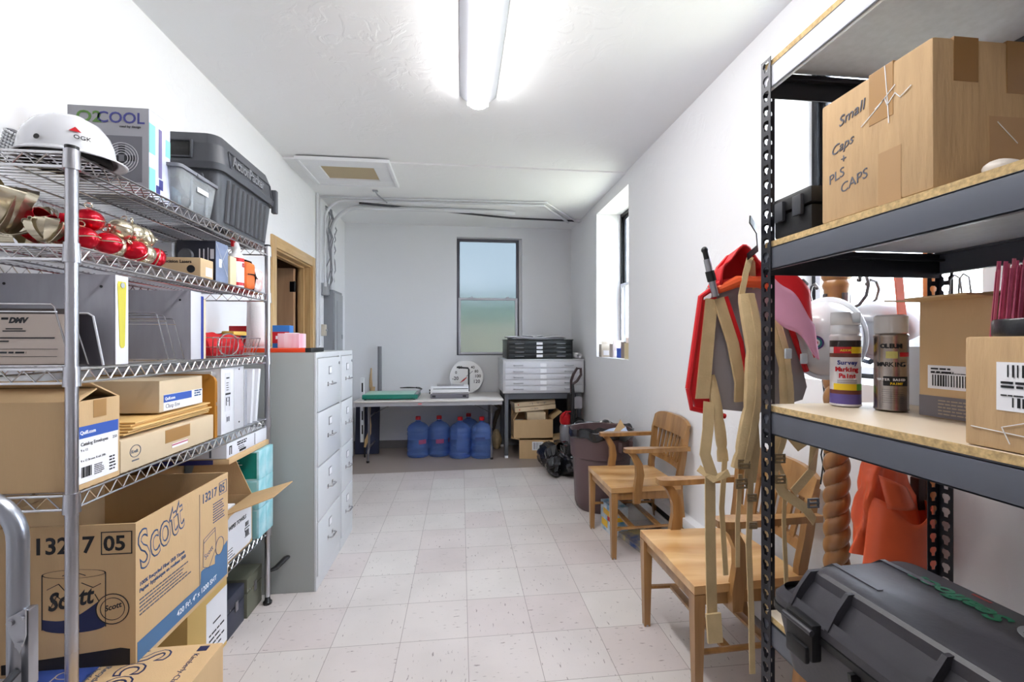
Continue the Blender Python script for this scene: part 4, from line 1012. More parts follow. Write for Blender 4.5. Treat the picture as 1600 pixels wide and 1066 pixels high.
for s in (-.33, .075):
    b = MB(); b.cyl((s-.022, .06, .13), (s+.022, .06, .13), .13, seg=32); b.build('wheel', black_pl, t)
b = MB(); b.cyl((-.33, .06, .13), (.075, .06, .13), .009, seg=10); b.box(-.30, -.28, 0, .065, .115, .145, .002); b.box(.025, .045, 0, .065, .115, .145, .002); b.build('axle', steel, t)
# ================================================================== FILE CABINETS AND THINGS ON THEM
cab_m = mat('cabinet_grey', (160, 164, 162), .35, .0, coat=.15); cab_f = mat('cabinet_grey_lit', (206, 209, 213), .32, coat=.2)  # fronts are the same paint, lightened for the light from the aisle
def file_cabinet(label, y0, y1):
    t = thing('file_cabinet', label, 'file cabinet', (-1.12, (y0+y1)/2, 0)); d = (y1-y0)/2; w = .33; H = 1.305
    b = MB(); b.box(-w, w-.004, -d+.001, d-.001, 0, H, .003); b.build('cabinet_body', cab_m, t)
    b = MB(); b.box(w-.004, w+.006, -d, -d+.014, 0, H, .002); b.box(w-.004, w+.006, d-.014, d, 0, H, .002); b.box(w-.004, w+.006, -d+.014, d-.014, H-.03, H, .002); b.box(w-.004, w+.006, -d+.014, d-.014, 0, .07, .002)
    b.build('front_frame', cab_f, t)
    dh = (H-.03-.07)/4
    for i in range(4):
        z0 = .07+i*dh+.004; z1 = .07+(i+1)*dh-.004
        b = MB(); b.box(w-.002, w+.012, -d+.017, d-.017, z0, z1, .003); dr = b.build('drawer', cab_f, t)
        b = MB(); zc_ = z1-.075; b.box(w+.012, w+.015, -.028, .028, zc_-.024, zc_+.024, .001); hb = b.build('label_holder', steel, dr)
        b = MB(); b.box(w+.015, w+.0158, -.022, .022, zc_-.018, zc_+.018); b.build('card', white_pp, dr, smooth=False)
        zh = z1-.155
        b = MB(); b.tube([(w+.011, -.045, zh), (w+.028, -.045, zh), (w+.036, -.036, zh), (w+.036, .036, zh), (w+.028, .045, zh), (w+.011, .045, zh)], .0055, 8, flat=.8); b.box(w+.012, w+.014, -.056, -.034, zh-.012, zh+.012, .001); b.box(w+.012, w+.014, .034, .056, zh-.012, zh+.012, .001); b.build('handle', chrome, dr)
        if i == 3:
            b = MB(); b.cyl((w+.010, d-.045, z1-.04), (w+.018, d-.045, z1-.04), .009, seg=14); b.build('lock', steel, dr)
    return t
file_cabinet('four-drawer grey file cabinet next to the wire rack, carrying the paper towels', 2.545, 3.025)
file_cabinet('four-drawer grey file cabinet behind the first, nearer the door', 3.032, 3.36)
ZT = 1.306
t = thing('drawer_tray', 'flat orange red tray lying on the nearer file cabinet', 'tray', (-1.13, 2.70, ZT))
b = MB(); b.box(-.30, .28, -.13, .10, 0, .022, .003); b.build('tray_body', mat('orange_red_plastic', (226, 70, 34), .35), t)
b = MB(); b.box(.28, .312, -.13, .10, 0, .024, .003); b.build('end_cap', black_pl, t)
b = MB(); b.box(-.12, .02, -.03, .03, 0, .03, .004); tag(b.build('stapler', black_pl, None, loc=(-1.22, 2.63, ZT+.0225)), 'black flat stapler lying on the orange red tray', 'stapler')
t = thing('paper_towel_roll', 'white paper towel roll on a stand on top of the orange tray', 'paper towels', (-1.175, 2.76, ZT+.0225))
b = MB(); b.lathe([(.0, 0), (.07, 0), (.07, .006), (0, .008)], 28); b.cyl((0, 0, .005), (0, 0, .285), .006); b.tube([(0, 0, .285), (-.0, -.008, .298), (0, 0, .308), (0, .008, .298), (0, 0, .286)], .003, 6); b.build('stand', white_m, t)
b = MB(); b.lathe([(.02, .010), (.060, .010), (.0602, .013), (.056, .274), (.054, .276), (.02, .276)], 36); b.build('roll', mat('towel_paper', (240, 240, 242), .85, bump=.3, bscale=120), t)
b = MB(); b.grid(lambda u, v: ((.061+.030*u*(1-v))*math.cos(-1.9+1.3*u), (.061+.030*u*(1-v))*math.sin(-1.9+1.3*u), .012+.262*v), 10, 8); b.build('loose_sheet', MATS['towel_paper'], t, solid=.0008)
t = thing('tissue_box', 'white and pink tissue box right of the paper towel roll', 'tissue box', (-1.0, 2.80, ZT+.0225))
b = MB(); b.box(-.06, .06, -.06, .06, 0, .085, .003); b.build('body', mat('pink_white_print', (240, 226, 232), .4, rgb2=(225, 170, 190), vscale=22, stretch=(1, 1, .1)), t)
b = MB(); b.box(-.03, .03, -.035, .035, .085, .089, .002); b.build('opening', white_pp, t)
t = thing('medicine_box', 'small blue and red box behind the tissue box', 'box', (-1.10, 2.93, ZT))
b = MB(); b.box(-.05, .05, -.035, .035, 0, .16, .002); b.build('body', mat('blue_carton', (46, 110, 180), .4), t)
decal(t, '-y', (-.05, -.0352, .05), .1, .07, red_m); decal(t, '-y', (-.03, -.036, .075), .06, .02, white_pp)
t = thing('first_aid_tin', 'small red box with a blue cross standing left of the paper towels', 'tin', (-1.30, 2.84, ZT+.0225))
b = MB(); b.box(-.06, .06, -.03, .03, 0, .13, .003); b.build('body', red_m, t)
marks(t, '-y', (0, -.0302, .07), [(.018, -.018, .012, .036), (.006, -.006, .036, .012)], MATS['blue_carton'])

# ================================================================== FOLDING TABLE
TX, TY, TZ = -.345, 5.475, .71
t = thing('folding_table', 'long pale folding table standing along the rear wall', 'table', (TX, TY, 0))
tab_top = mat('table_laminate', (228, 222, 218), .35); tab_leg = mat('table_steel', (120, 118, 124), .35, .5)
b = MB(); b.box(-.83, .83, -.385, .385, TZ-.018, TZ, .005); b.build('tabletop', tab_top, t)
b = MB(); b.box(-.815, .815, -.37, .37, TZ-.062, TZ-.018); b.build('apron', mat('apron_grey', (176, 176, 182), .4), t)
for s in (-1, 1):
    for q in (-1, 1):
        b = MB()
        p = [(s*.70, q*.20, TZ-.06), (s*.70, q*.20, .15)]+[(s*.70, q*(.20+.055*math.sin(PI/2*i/5)), .15-.06*(1-math.cos(PI/2*i/5))) for i in range(1, 6)]+[(s*.70, q*.265, .02)]
        b.tube(p, .0135, 10); lg = b.build('leg', tab_leg, t)
        b = MB(); b.cyl((s*.70, q*.265, 0), (s*.70, q*.265, .022), .017, seg=12); b.build('foot_cap', black_pl, lg)
    b = MB(); b.tube([(s*.70, -.2, .155), (s*.70, .2, .155)], .010, 8); b.tube([(s*.70, -.2, .5), (s*.70, .2, .5)], .008, 8); b.build('cross_bar', tab_leg, t)
    b = MB(); b.tube([(s*.70, 0, .50), (s*.52, 0, .60), (s*.34, 0, TZ-.065)], .008, 8, flat=.4); b.cyl((s*.52, -.015, .60), (s*.52, .015, .60), .012, seg=10); b.build('folding_brace', tab_leg, t)
b = MB(); b.box(-.13, -.09, -.3895, -.385, TZ-.045, TZ-.030); b.build('red_sticker', mat('pale_red', (225, 130, 130), .5), t, smooth=False)
# paper trimmer
t = thing('paper_trimmer', 'teal green paper trimmer with a dark cutting arm on the table', 'paper trimmer', (-.80, 5.36, TZ))
b = MB(); b.box(-.30, .31, -.20, .20, .012, .062, .006); b.build('base_board', mat('teal_enamel', (34, 128, 112), .3, coat=.3), t)
b = MB(); b.box(-.29, .27, -.19, .19, .062, .066, .001); b.build('cutting_bed', mat('teal_bed', (168, 214, 198), .3), t)
for sx in (-1, 1):
    for sy in (-1, 1):
        b = MB(); b.cyl((sx*.27, sy*.17, 0), (sx*.27, sy*.17, .013), .014, seg=12); b.build('rubber_foot', black_pl, t)
b = MB(); b.box(.29, .31, -.20, .20, .062, .074, .002); b.build('steel_edge', steel, t)
b = MB(); b.prism([(-.2, 0), (.2, 0), (.2, .02), (-.2, .035)], (.313, 0, .062), (0, 1, 0), (0, 0, 1), (1, 0, 0), .006); b.build('blade', steel, t)
b = MB(); b.tube([(.325, .17, .085), (.31, .0, .115), (.29, -.12, .130)], [.010, .012, .009], 8); b.tube([(.29, -.12, .130), (.20, -.14, .135), (.11, -.14, .133)], [.010, .014, .008], 8, flat=.6); b.build('handle', black_pl, t)
# binding machine
t = thing('binding_machine', 'white comb binding machine with black slots on the table', 'binding machine', (-.13, 5.38, TZ))
wp = mat('white_machine', (236, 236, 238), .35)
b = MB(); b.box(-.22, .22, -.15, .15, 0, .055, .008); b.build('base', mat('grey_machine', (112, 110, 120), .4), t)
b = MB(); b.prism([(-.14, 0), (.14, 0), (.14, .045), (.06, .085), (-.06, .075), (-.14, .045)], (-.22, 0, .056), (0, 1, 0), (0, 0, 1), (1, 0, 0), .44); b.build('cover', wp, t, smooth=False)
b = MB(); b.box(-.20, .215, -.144, -.138, .062, .068); b.build('paper_slot', black_pl, t)
b = MB(); b.box(-.19, .215, -.128, -.12, .108, .114); b.build('punch_slot', black_pl, t)
b = MB()
for k in range(22): x = -.15+.0145*k; b.box(x, x+.006, -.03, .03, .135, .158, .001)
b.build('comb_fingers', steel, t)
for z in (.065, .095):
    b = MB(); b.cyl((-.235, -.12, z), (-.222, -.12, z), .012, seg=12); b.build('side_knob', black_pl, t)
b = MB(); b.tube([(.225, .05, .06), (.225, .05, .325), (.215, .05, .340), (.08, .05, .352)], .010, 8); b.build('lever', black_pl, t)
for x in (-.18, .17):
    b = MB(); b.box(x-.02, x+.02, -.153, -.149, .018, .038); b.build('badge', ink, t)
# round dial thermometer leaning on the wall
t = thing('dial_thermometer', 'large round white dial thermometer leaning behind the binding machine', 'thermometer', (.072, 5.775, TZ), rot=(R(-9), 0, 0))
rr = .213
b = MB(); b.cyl((0, 0, rr), (0, .02, rr), rr, seg=56); b.build('dial', mat('dial_white', (240, 240, 242), .4), t)
b = MB(); b.tube([(rr*math.cos(2*PI*i/56), .0, rr+rr*math.sin(2*PI*i/56)) for i in range(56)], .005, 8, closed=True); b.build('rim', white_m, t)
dk = mat('dial_ink', (32, 30, 44), .5)
for s, a, sz in (('-20', 190, .062), ('0', 158, .050), ('20', 124, .05), ('40', 56, .05), ('80', 28, .05), ('100', 2, .054), ('120', -27, .06)):
    x = .145*math.cos(R(a)); z = rr+.145*math.sin(R(a)); text(s, t, '-y', (x, -.001, z-.018), sz, dk, 'dial_number', align='CENTER', bold=.0008)
b = MB(); b.prism([(-.09, -.085), (-.04, -.035), (.0, -.008), (.006, -.014), (-.035, -.055)], (0, -.004, rr), (1, 0, 0), (0, 0, 1), (0, 1, 0), .002); b.build('red_hand', red_m, t, smooth=False)
b = MB(); b.prism([(.0, -.006), (.085, .066), (.078, .074), (-.006, .004)], (0, -.004, rr), (1, 0, 0), (0, 0, 1), (0, 1, 0), .002); b.build('grey_hand', steel, t, smooth=False)
# things at the left end of the table
b = MB(); b.lathe([(.0, 0), (.025, 0), (.025, .60), (.021, .60), (.021, .595), (0, .595)], 20); tag(b.build('poster_tube', mat('grey_tube', (128, 128, 134), .5), None, loc=(-1.025, 5.84, TZ)), 'grey poster tube standing upright on the table against the wall', 'tube')
t = thing('slotted_board', 'white board with black slots standing left of the poster tube', 'board', (-1.14, 5.62, .25), rot=(0, 0, 0))
b = MB(); b.box(-.012, .03, -.03, .03, 0, .78, .003); b.build('board', white_m, t)
b = MB()
for k in range(4): b.box(.005, .022, -.0315, -.028, .10+.17*k, .21+.17*k, .001)
b.build('slot', black_pl, t); t.location = (-1.20, 5.62, .15)
t = thing('scoop', 'tan wooden scoop with a long tapering handle at the table end', 'scoop', (-1.09, 5.70, TZ))
tanw = mat_wood('tan_wood', (168, 136, 98), (196, 166, 124), .6, 2, 1)
b = MB(); b.lathe([(.0, 0), (.028, 0), (.035, .10), (.031, .10), (.024, .01)], 20); b.build('cup', tanw, t)
b = MB(); b.tube([(-.02, .02, .09), (-.025, .03, .20), (-.022, .05, .33)], [.022, .016, .009], 10, flat=.5); b.build('handle', tanw, t)
# under the table, left
t = thing('portfolio_case', 'dark navy portfolio case standing under the left end of the table', 'portfolio case', (-1.12, 5.62, 0), rot=(R(-6), 0, 0))
b = MB(); b.box(-.16, .125, -.02, .02, 0, .60, .008); b.build('case', mat('navy_fabric', (44, 50, 74), .6), t)
b = MB(); b.box(-.175, -.155, -.025, .025, 0, .58, .002); tag(b.build('board_edge', white_m, None, loc=(-1.13, 5.55, .0)), 'thin white board on edge beside the navy portfolio', 'board')
t = thing('walking_stick', 'crooked peeled wooden stick leaning on the navy portfolio', 'stick', (-1.10, 5.46, 0))
b = MB(); b.tube([(-.03, .0, .12), (-.01, .0, .2), (.02, .01, .28), (.025, .02, .38), (.015, .04, .5), (.015, .08, .58)], [.012, .022, .02, .015, .012, .008], 10, flat=.7); b.build('stick', mat_wood('peeled_wood', (196, 160, 104), (222, 190, 134), .5, 2, 1), t)
b = MB(); b.tube([(-.03, 0, .0), (-.03, 0, .12)], .009, 8); b.build('tip', black_pl, t)

# water bottles
wb = bpy.data.materials.new('blue_bottle'); wb.use_nodes = True
q = wb.node_tree.nodes['Principled BSDF']; q.inputs['Base Color'].default_value = (*lin((128, 164, 236)), 1); q.inputs['Roughness'].default_value = .12; q.inputs['Transmission Weight'].default_value = .72; q.inputs['IOR'].default_value = 1.12; q.inputs['Coat Weight'].default_value = .6
pr = thing('water_bottle', 'x', 'water bottle', (0, 0, 0))
prof = [(.0, .004), (.09, 0), (.122, .004), (.130, .02), (.130, .06), (.124, .07), (.124, .078), (.131, .09), (.131, .13), (.1265, .14), (.1265, .255), (.131, .265), (.131, .285), (.125, .295), (.125, .303), (.131, .313), (.128, .335), (.112, .365), (.082, .392), (.045, .408), (.029, .418), (.028, .445)]
def ribf(an, z): return 1+(.010*math.sin(3*an) if .14 < z < .255 else 0)
b = MB(); b.lathe(prof, 40, rib=ribf); b.build('bottle_body', wb, pr)
b = MB(); b.lathe([(.0, .476), (.026, .476), (.031, .470), (.032, .440), (.032, .436)], 20); b.build('bottle_cap', red_m, pr)
bl = [(-.510, 5.46, 'leftmost blue water bottle under the table'), (-.262, 5.48, 'second blue water bottle from the left in the front row'), (-.010, 5.365, 'third blue water bottle from the left, standing furthest forward of the middle ones'), (.247, 5.335, 'rightmost blue water bottle under the table'), (.095, 5.62, 'blue water bottle standing behind the front row under the table')]
for i, (x, y, lb) in enumerate(bl):
    o = pr if i == 0 else copy_tree(pr)
    o.location = (x, y, 0.0); o.rotation_euler = (0, 0, .9*i); o['label'] = lb; o['group'] = 'blue water bottles under the folding table'
    if i < 2:
        M = Matrix.Rotation(-.9*i, 4, 'Z')
        bb = MB(); a0 = -PI/2+(.15 if i == 0 else -.25)
        bb.grid(lambda u, v: (.1285*math.cos(a0+.75*u), .1285*math.sin(a0+.75*u), .165+.05*v), 10, 3)
        for v in bb.bm.verts: v.co = M @ v.co
        bb.build('red_print', mat('red_bottle_print', (150, 74, 110), .4), o)

# ================================================================== FLAT FILES
ff = mat('flat_file_grey', (200, 200, 204), .4); ffd = mat('flat_file_drawer', (206, 206, 212), .38)
def flat_file(name, label, x0, x1, y0, y1, z0, z1, n, m, md, pull_m, top=.02):
    t = thing(name, label, 'flat file', ((x0+x1)/2, (y0+y1)/2, z0)); w, d, h = (x1-x0)/2, (y1-y0)/2, z1-z0
    b = MB(); b.box(-w, w, -d, d, 0, h, .004); b.build('cabinet_body', m, t)
    b = MB(); b.box(-w-.006, w+.006, -d-.008, d, h, h+.012, .003); b.build('top_panel', m, t)
    dh = (h-2*top)/n
    for i in range(n):
        z = top+i*dh
        b = MB(); b.box(-w+.022, w-.022, -d-.010, -d+.01, z+.003, z+dh-.003, .002); dr = b.build('drawer', md, t)
        zc_ = z+dh*.5
        for s in (-1, 1):
            b = MB(); xx = s*w*.63; b.tube([(xx-.055, -d-.008, zc_-.004), (xx-.050, -d-.024, zc_-.004), (xx+.050, -d-.024, zc_-.004), (xx+.055, -d-.008, zc_-.004)], .0045, 8); b.build('pull', pull_m, dr)
        b = MB(); b.box(-.045, .03, -d-.0125, -d-.010, zc_-.022*min(1, dh/.07), zc_+.022*min(1, dh/.07), .0008); b.build('label_card', white_pp, dr, smooth=False)
    return t
flat_file('flat_file', 'wide light grey flat file with five shallow drawers in the corner', .49, 1.455, 5.2, 5.88, .765, 1.150, 5, ff, ffd, steel)
flat_file('flat_file', 'smaller black flat file with four drawers on the grey one', .545, 1.345, 5.3, 5.86, 1.163, 1.385, 4, mat('black_enamel', (30, 36, 38), .35), mat('black_drawer', (36, 42, 45), .3), steel, .012)
t = thing('flat_file_stand', 'dark grey open stand carrying the wide light grey flat file', 'stand', (.972, 5.54, 0))
sg = mat('stand_grey', (98, 102, 110), .45)
for sx in (-1, 1):
    for sy in (-1, 1):
        b = MB(); b.box(sx*.44-.022, sx*.44+.022, sy*.29-.022, sy*.29+.022, .03, .765, .003); lg = b.build('leg', sg, t)
        b = MB(); b.box(sx*.44-.02, sx*.44+.02, sy*.29-.02, sy*.29+.02, 0, .03, .002); b.build('foot', white_m, lg)
b = MB(); b.box(-.418, .418, -.31, -.298, .69, .765, .002); b.box(-.418, .418, .298, .31, .69, .765, .002); b.box(-.455, -.445, -.268, .268, .69, .765, .002); b.box(.445, .455, -.268, .268, .69, .765, .002); b.build('rail', sg, t)
b = MB(); b.box(-.418, .418, .288, .297, .10, .69, .001); b.build('back_panel', mat('stand_back', (66, 70, 80), .5), t)
t = thing('rolled_drawing', 'white rolled drawing lying beside the black flat file', 'paper roll', (1.405, 5.5, 1.163+.036))
b = MB(); b.grid(lambda u, v: ((.036-.018*u)*math.cos(4.6*PI*u), -.27+.54*v, (.036-.018*u)*math.sin(4.6*PI*u)), 60, 2); b.build('roll', white_pp, t, solid=.0012)
for i, (w_, d_, dz, rz, lb) in enumerate(((.33, .22, .0, 2, 'grey roll of plans lying at the bottom of the pile on the black flat file'), (.36, .2, .018, -3, 'pale plan sheet folded on top of the grey plans'), (.12, .09, .034, 10, 'small white paper topmost on the black flat file'))):
    b = MB(); b.grid(lambda u, v: (-w_+2*w_*u, -d_+2*d_*v, .008+.006*math.sin(9*u+3*v)+.004*math.sin(14*v)), 24, 12)
    o = b.build('plan_sheet', mat(('plan_grey', 'plan_pale', 'plan_white')[i], ((150, 150, 158), (198, 198, 204), (235, 235, 240))[i], .5), None, loc=(.93-.02*i, 5.53, 1.397+dz), solid=.010 if i < 2 else .004); o.rotation_euler = (0, 0, R(rz)); tag(o, lb, 'paper')
# under the flat file
t, w, d, h = carton('long narrow tan carton, topmost of the two thin ones in the stand', .62, 1.12, 5.28, 5.60, .605, .66, card_l, tp=False); t.rotation_euler = (0, R(-4), R(4))
text('~ b ~ W ~ rgn', t, '-y', (-.07, -d-.0004, .02), .035, ink_g); marks(t, '-y', (-w, -d-.0003, 0), [(.04, .02, .012, .014)], red_m); 
t, w, d, h = carton('long narrow tan carton, lower of the two thin ones in the stand', .63, 1.13, 5.285, 5.60, .545, .60, card_l, tp=False); t.rotation_euler = (0, R(-4), R(3))
text('~~ bro', t, '-y', (-.06, -d-.0004, .018), .032, ink_g); marks(t, '-y', (-w, -d-.0003, 0), [(.05, .02, .012, .014)], red_m)
t, w, d, h = open_carton('open tan carton with raised flaps under the two thin cartons', .615, 1.08, 5.20, 5.50, .235, .45, card, [('-x', .10, -30, .0), ('+x', .14, 52, .0), ('+y', .12, -20, .0)])
decal(t, '-y', (-w+.05, .139, .10), .10, .075, white_pp, 'shipping_label')
t, w, d, h = carton('flat tan carton sticking out of the open carton', .78, 1.00, 5.24, 5.48, .42, .53, card_l, tp=False)
t, w, d, h = open_carton('brown carton on the floor carrying the open one', .70, 1.10, 5.16, 5.50, .0, .22, card, [('+x', .15, 82, .0), ('-x', .10, 80, .0)], rz=R(-8))
decal(t, '-y', (-.05, -d-.0003, .10), .13, .10, white_pp, 'shipping_label'); marks(t, '-y', (-.05, -d-.001, .10), barcode_rects(.02, .01, .09, .08, 6, 14), ink)
t = thing('burlap_sack', 'tan burlap sack slumped beside the stand leg', 'sack', (.455, 5.70, 0))
b = MB(); b.sphere((0, 0, .12), .12, 22, 16, (.55, .7, 1.0)); b.jitter(.03, 9, 4)
for v in b.bm.verts: v.co.z = max(v.co.z, 0)
b.build('sack', mat('burlap', (176, 156, 122), .9, var=.12, vscale=30), t)
t = thing('horn', 'dark curved horn leaning against the wall beside the stand', 'horn', (.45, 5.76, 0))
b = MB(); b.tube([(-.02, .04, .0), (-.03, .03, .22), (-.01, .02, .36), (.02, .0, .46), (.05, -.01, .52), (-.05, -.02, .60), (-.12, -.02, .62)], [.012, .016, .028, .034, .030, .020, .008], 10); b.build('horn', mat('horn_brown', (98, 84, 70), .4, var=.2), t)

# vacuum cleaner
t = thing('vacuum_cleaner', 'upright black vacuum cleaner with red parts standing in the corner', 'vacuum cleaner', (1.235, 5.00, 0), R(8))
b = MB(); b.box(-.13, .13, -.16, .12, .01, .095, .03, seg=3); b.build('floor_head', black_pl, t)
b = MB(); b.lathe([(.0, .10), (.055, .10), (.066, .14), (.066, .40), (.05, .43), (0, .43)], 22, Matrix.Translation((-.045, .02, 0))); b.build('dust_bin', mat('smoked_bin', (140, 140, 148), .25, .3), t)
b = MB(); b.lathe([(.0, .43), (.055, .43), (.068, .46), (.064, .52), (.03, .56), (0, .56)], 22, Matrix.Translation((-.045, .02, 0))); b.tube([(-.10, -.01, .50), (-.07, -.05, .58), (.0, -.05, .58), (.02, -.01, .50)], .011, 8); b.build('red_motor_cover', red_m, t)
b = MB(); b.box(.0, .075, -.01, .10, .09, .78, .02); b.build('spine', black_pl, t)
b = MB(); b.tube([(.02, -.02, .10), (.0, -.05, .35), (.01, -.05, .62), (.03, -.02, .80), (.035, .0, .88)], [.018, .02, .02, .02, .016], 12); b.build('hose', black_pl, t)
b = MB(); b.box(.045, .15, -.02, .05, .60, .74, .02); b.build('tool_holder', mat('vac_grey', (150, 148, 156), .3), t)
b = MB(); b.lathe([(.0, -.03), (.055, -.03), (.055, .03), (0, .03)], 24, Matrix.Translation((.125, .03, .44)) @ Matrix.Rotation(PI/2, 4, 'X')); b.build('cord_wrap', black_pl, t)
b = MB(); b.tube([(.035, .04, .78), (.03, .03, .92), (.045, .0, 1.0), (.085, -.01, 1.065), (.13, -.01, 1.06), (.135, -.005, .99), (.09, 0, .92), (.045, .02, .88)], [.015, .016, .017, .016, .016, .016, .015, .014], 12); b.build('loop_handle', mat('vac_dark', (70, 56, 58), .4), t)
# black bag on the floor
t = thing('trash_bag', 'black plastic trash bag slumped on the floor before the vacuum', 'bag', (1.03, 4.66, 0))
b = MB()
def bagf(u, v):
    a = 2*PI*u; r = .19*math.sin(PI*(.06+.90*v))**.7; k = 1+.18*math.sin(5*a+2*v)+.10*math.sin(11*a-4*v)
    return (r*k*math.cos(a)*(.95), r*k*math.sin(a)*1.6, .14-.14*math.cos(PI*v)*1.0+.03*math.sin(3*a)*v)
b.grid(bagf, 60, 22, cu=True); b.jitter(.03, 11, 1); b.jitter(.012, 40, 3)
for v in b.bm.verts: v.co.z = max(v.co.z*(1.0 if v.co.y > -.05 else .75), 0.0)
bagm = mat('trash_bag_film', (22, 22, 26), .22, coat=.6, bump=.5, bscale=26)
b.build('bag', bagm, t)

# trash can
t = thing('trash_can', 'big brown round trash can with a black liner near the right wall', 'trash can', (1.158, 3.62, 0))
br = mat('brown_plastic', (98, 78, 80), .42, bump=.05)
b = MB()
def canf(an, z):
    s = abs(math.cos(2*an+.4)); 
    return 1-(.035 if (s > .80 and .06 < z < .42) else 0)
b.lathe([(0, .0), (.19, .0), (.200, .012), (.215, .05), (.230, .20), (.238, .40), (.239, .43), (.249, .435), (.255, .56), (.260, .60), (.262, .645), (.255, .65), (.248, .645), (.244, .56), (.22, .2), (.18, .03), (0, .03)], 72, rib=canf)
b.build('can_body', br, t)
for s in (-1, 1):
    a = R(-62 if s < 0 else 118); c, s_ = math.cos(a), math.sin(a)
    b = MB(); b.box(.246, .285, -.06, .06, .50, .52, .004, M=Matrix.Rotation(a, 4, 'Z')); b.box(.246, .285, -.065, -.055, .50, .58, .004, M=Matrix.Rotation(a, 4, 'Z')); b.box(.246, .285, .055, .065, .50, .58, .004, M=Matrix.Rotation(a, 4, 'Z')); b.build('handle', br, t)
liner_m = bagm
b = MB()
def lin_f(u, v):
    a = 2*PI*u; f = 1+.006*math.sin(9*a)+.004*math.sin(17*a+1)
    if v < .5: q_ = v/.5; r, z = .268-.002*q_, .595+.010*math.sin(7*a)+.006*math.sin(13*a)+(.665-.595)*q_
    else: q_ = (v-.5)/.5; r, z = .262-.05*q_, .665-.22*q_
    return (r*f*math.cos(a), r*f*math.sin(a), z)
b.grid(lin_f, 90, 14, cu=True); tag(b.build('bin_liner', liner_m, None, loc=(1.158, 3.62, 0), solid=.0012), 'black bin liner folded over the rim of the brown trash can', 'bin liner')
b = MB(); b.lathe([(.0, .48), (.12, .485), (.19, .49)], 24); b.jitter(.03, 9); b.build('crumpled_liner', liner_m, t)
t = thing('crumpled_paper', 'crumpled white and blue paper lying in the brown trash can', 'paper', (1.20, 3.52, .575))
b = MB(); b.grid(lambda u, v: (-.14+.28*u, -.09+.18*v, .02+.05*u+.02*math.sin(6*u+4*v)), 14, 9); b.jitter(.02, 14); b.build('sheet', mat('crumpled_white', (230, 232, 238), .7, rgb2=(130, 170, 220), vscale=6), t, solid=.001)
b = MB(); b.prism([(-.05, 0), (.11, -.02), (.03, .12)], (.06, -.03, .04), (1, 0, 0), (0, .25, 1), (0, 1, 0), .002); b.build('brown_corner', card, t)

# small boxes on the sill of the far right window
sb = [(1.54, 4.66, .17, (196, 186, 172), 'tan small box at the far left on the window sill'), (1.60, 4.50, .175, (176, 164, 158), 'greyish small box second on the window sill'), (1.585, 4.32, .12, (50, 90, 190), 'thin blue box in the middle of the window sill'),
      (1.62, 4.18, .20, (150, 134, 128), 'brown grey box with open lid on the window sill'), (1.575, 3.98, .185, (224, 206, 166), 'cream small box nearest the camera on the window sill')]
for i, (x, y, hh, c, lb) in enumerate(sb):
    t = thing('small_box', lb, 'box', (x, y, 1.206), R(-4+3*i)); b = MB(); wd = (.055, .05, .02, .06, .055)[i]; b.box(-wd, wd, -.055, .055, 0, hh*.8, .002); b.build('body', mat('sill_box_%s' % 'abcde'[i], c, .6), t)
    M = Matrix.Translation((0, 0, hh*.8))
    b = MB(); b.box(-wd, wd, -.055, -.052, hh*.8, hh, .0005); b.build('lid_flap', mat('sill_box_%s' % 'abcde'[i], c, .6), t)
    decal(t, '-y', (-wd*.6, -.0553, .02), wd*1.1, .05, white_pp if i != 2 else blue_l)
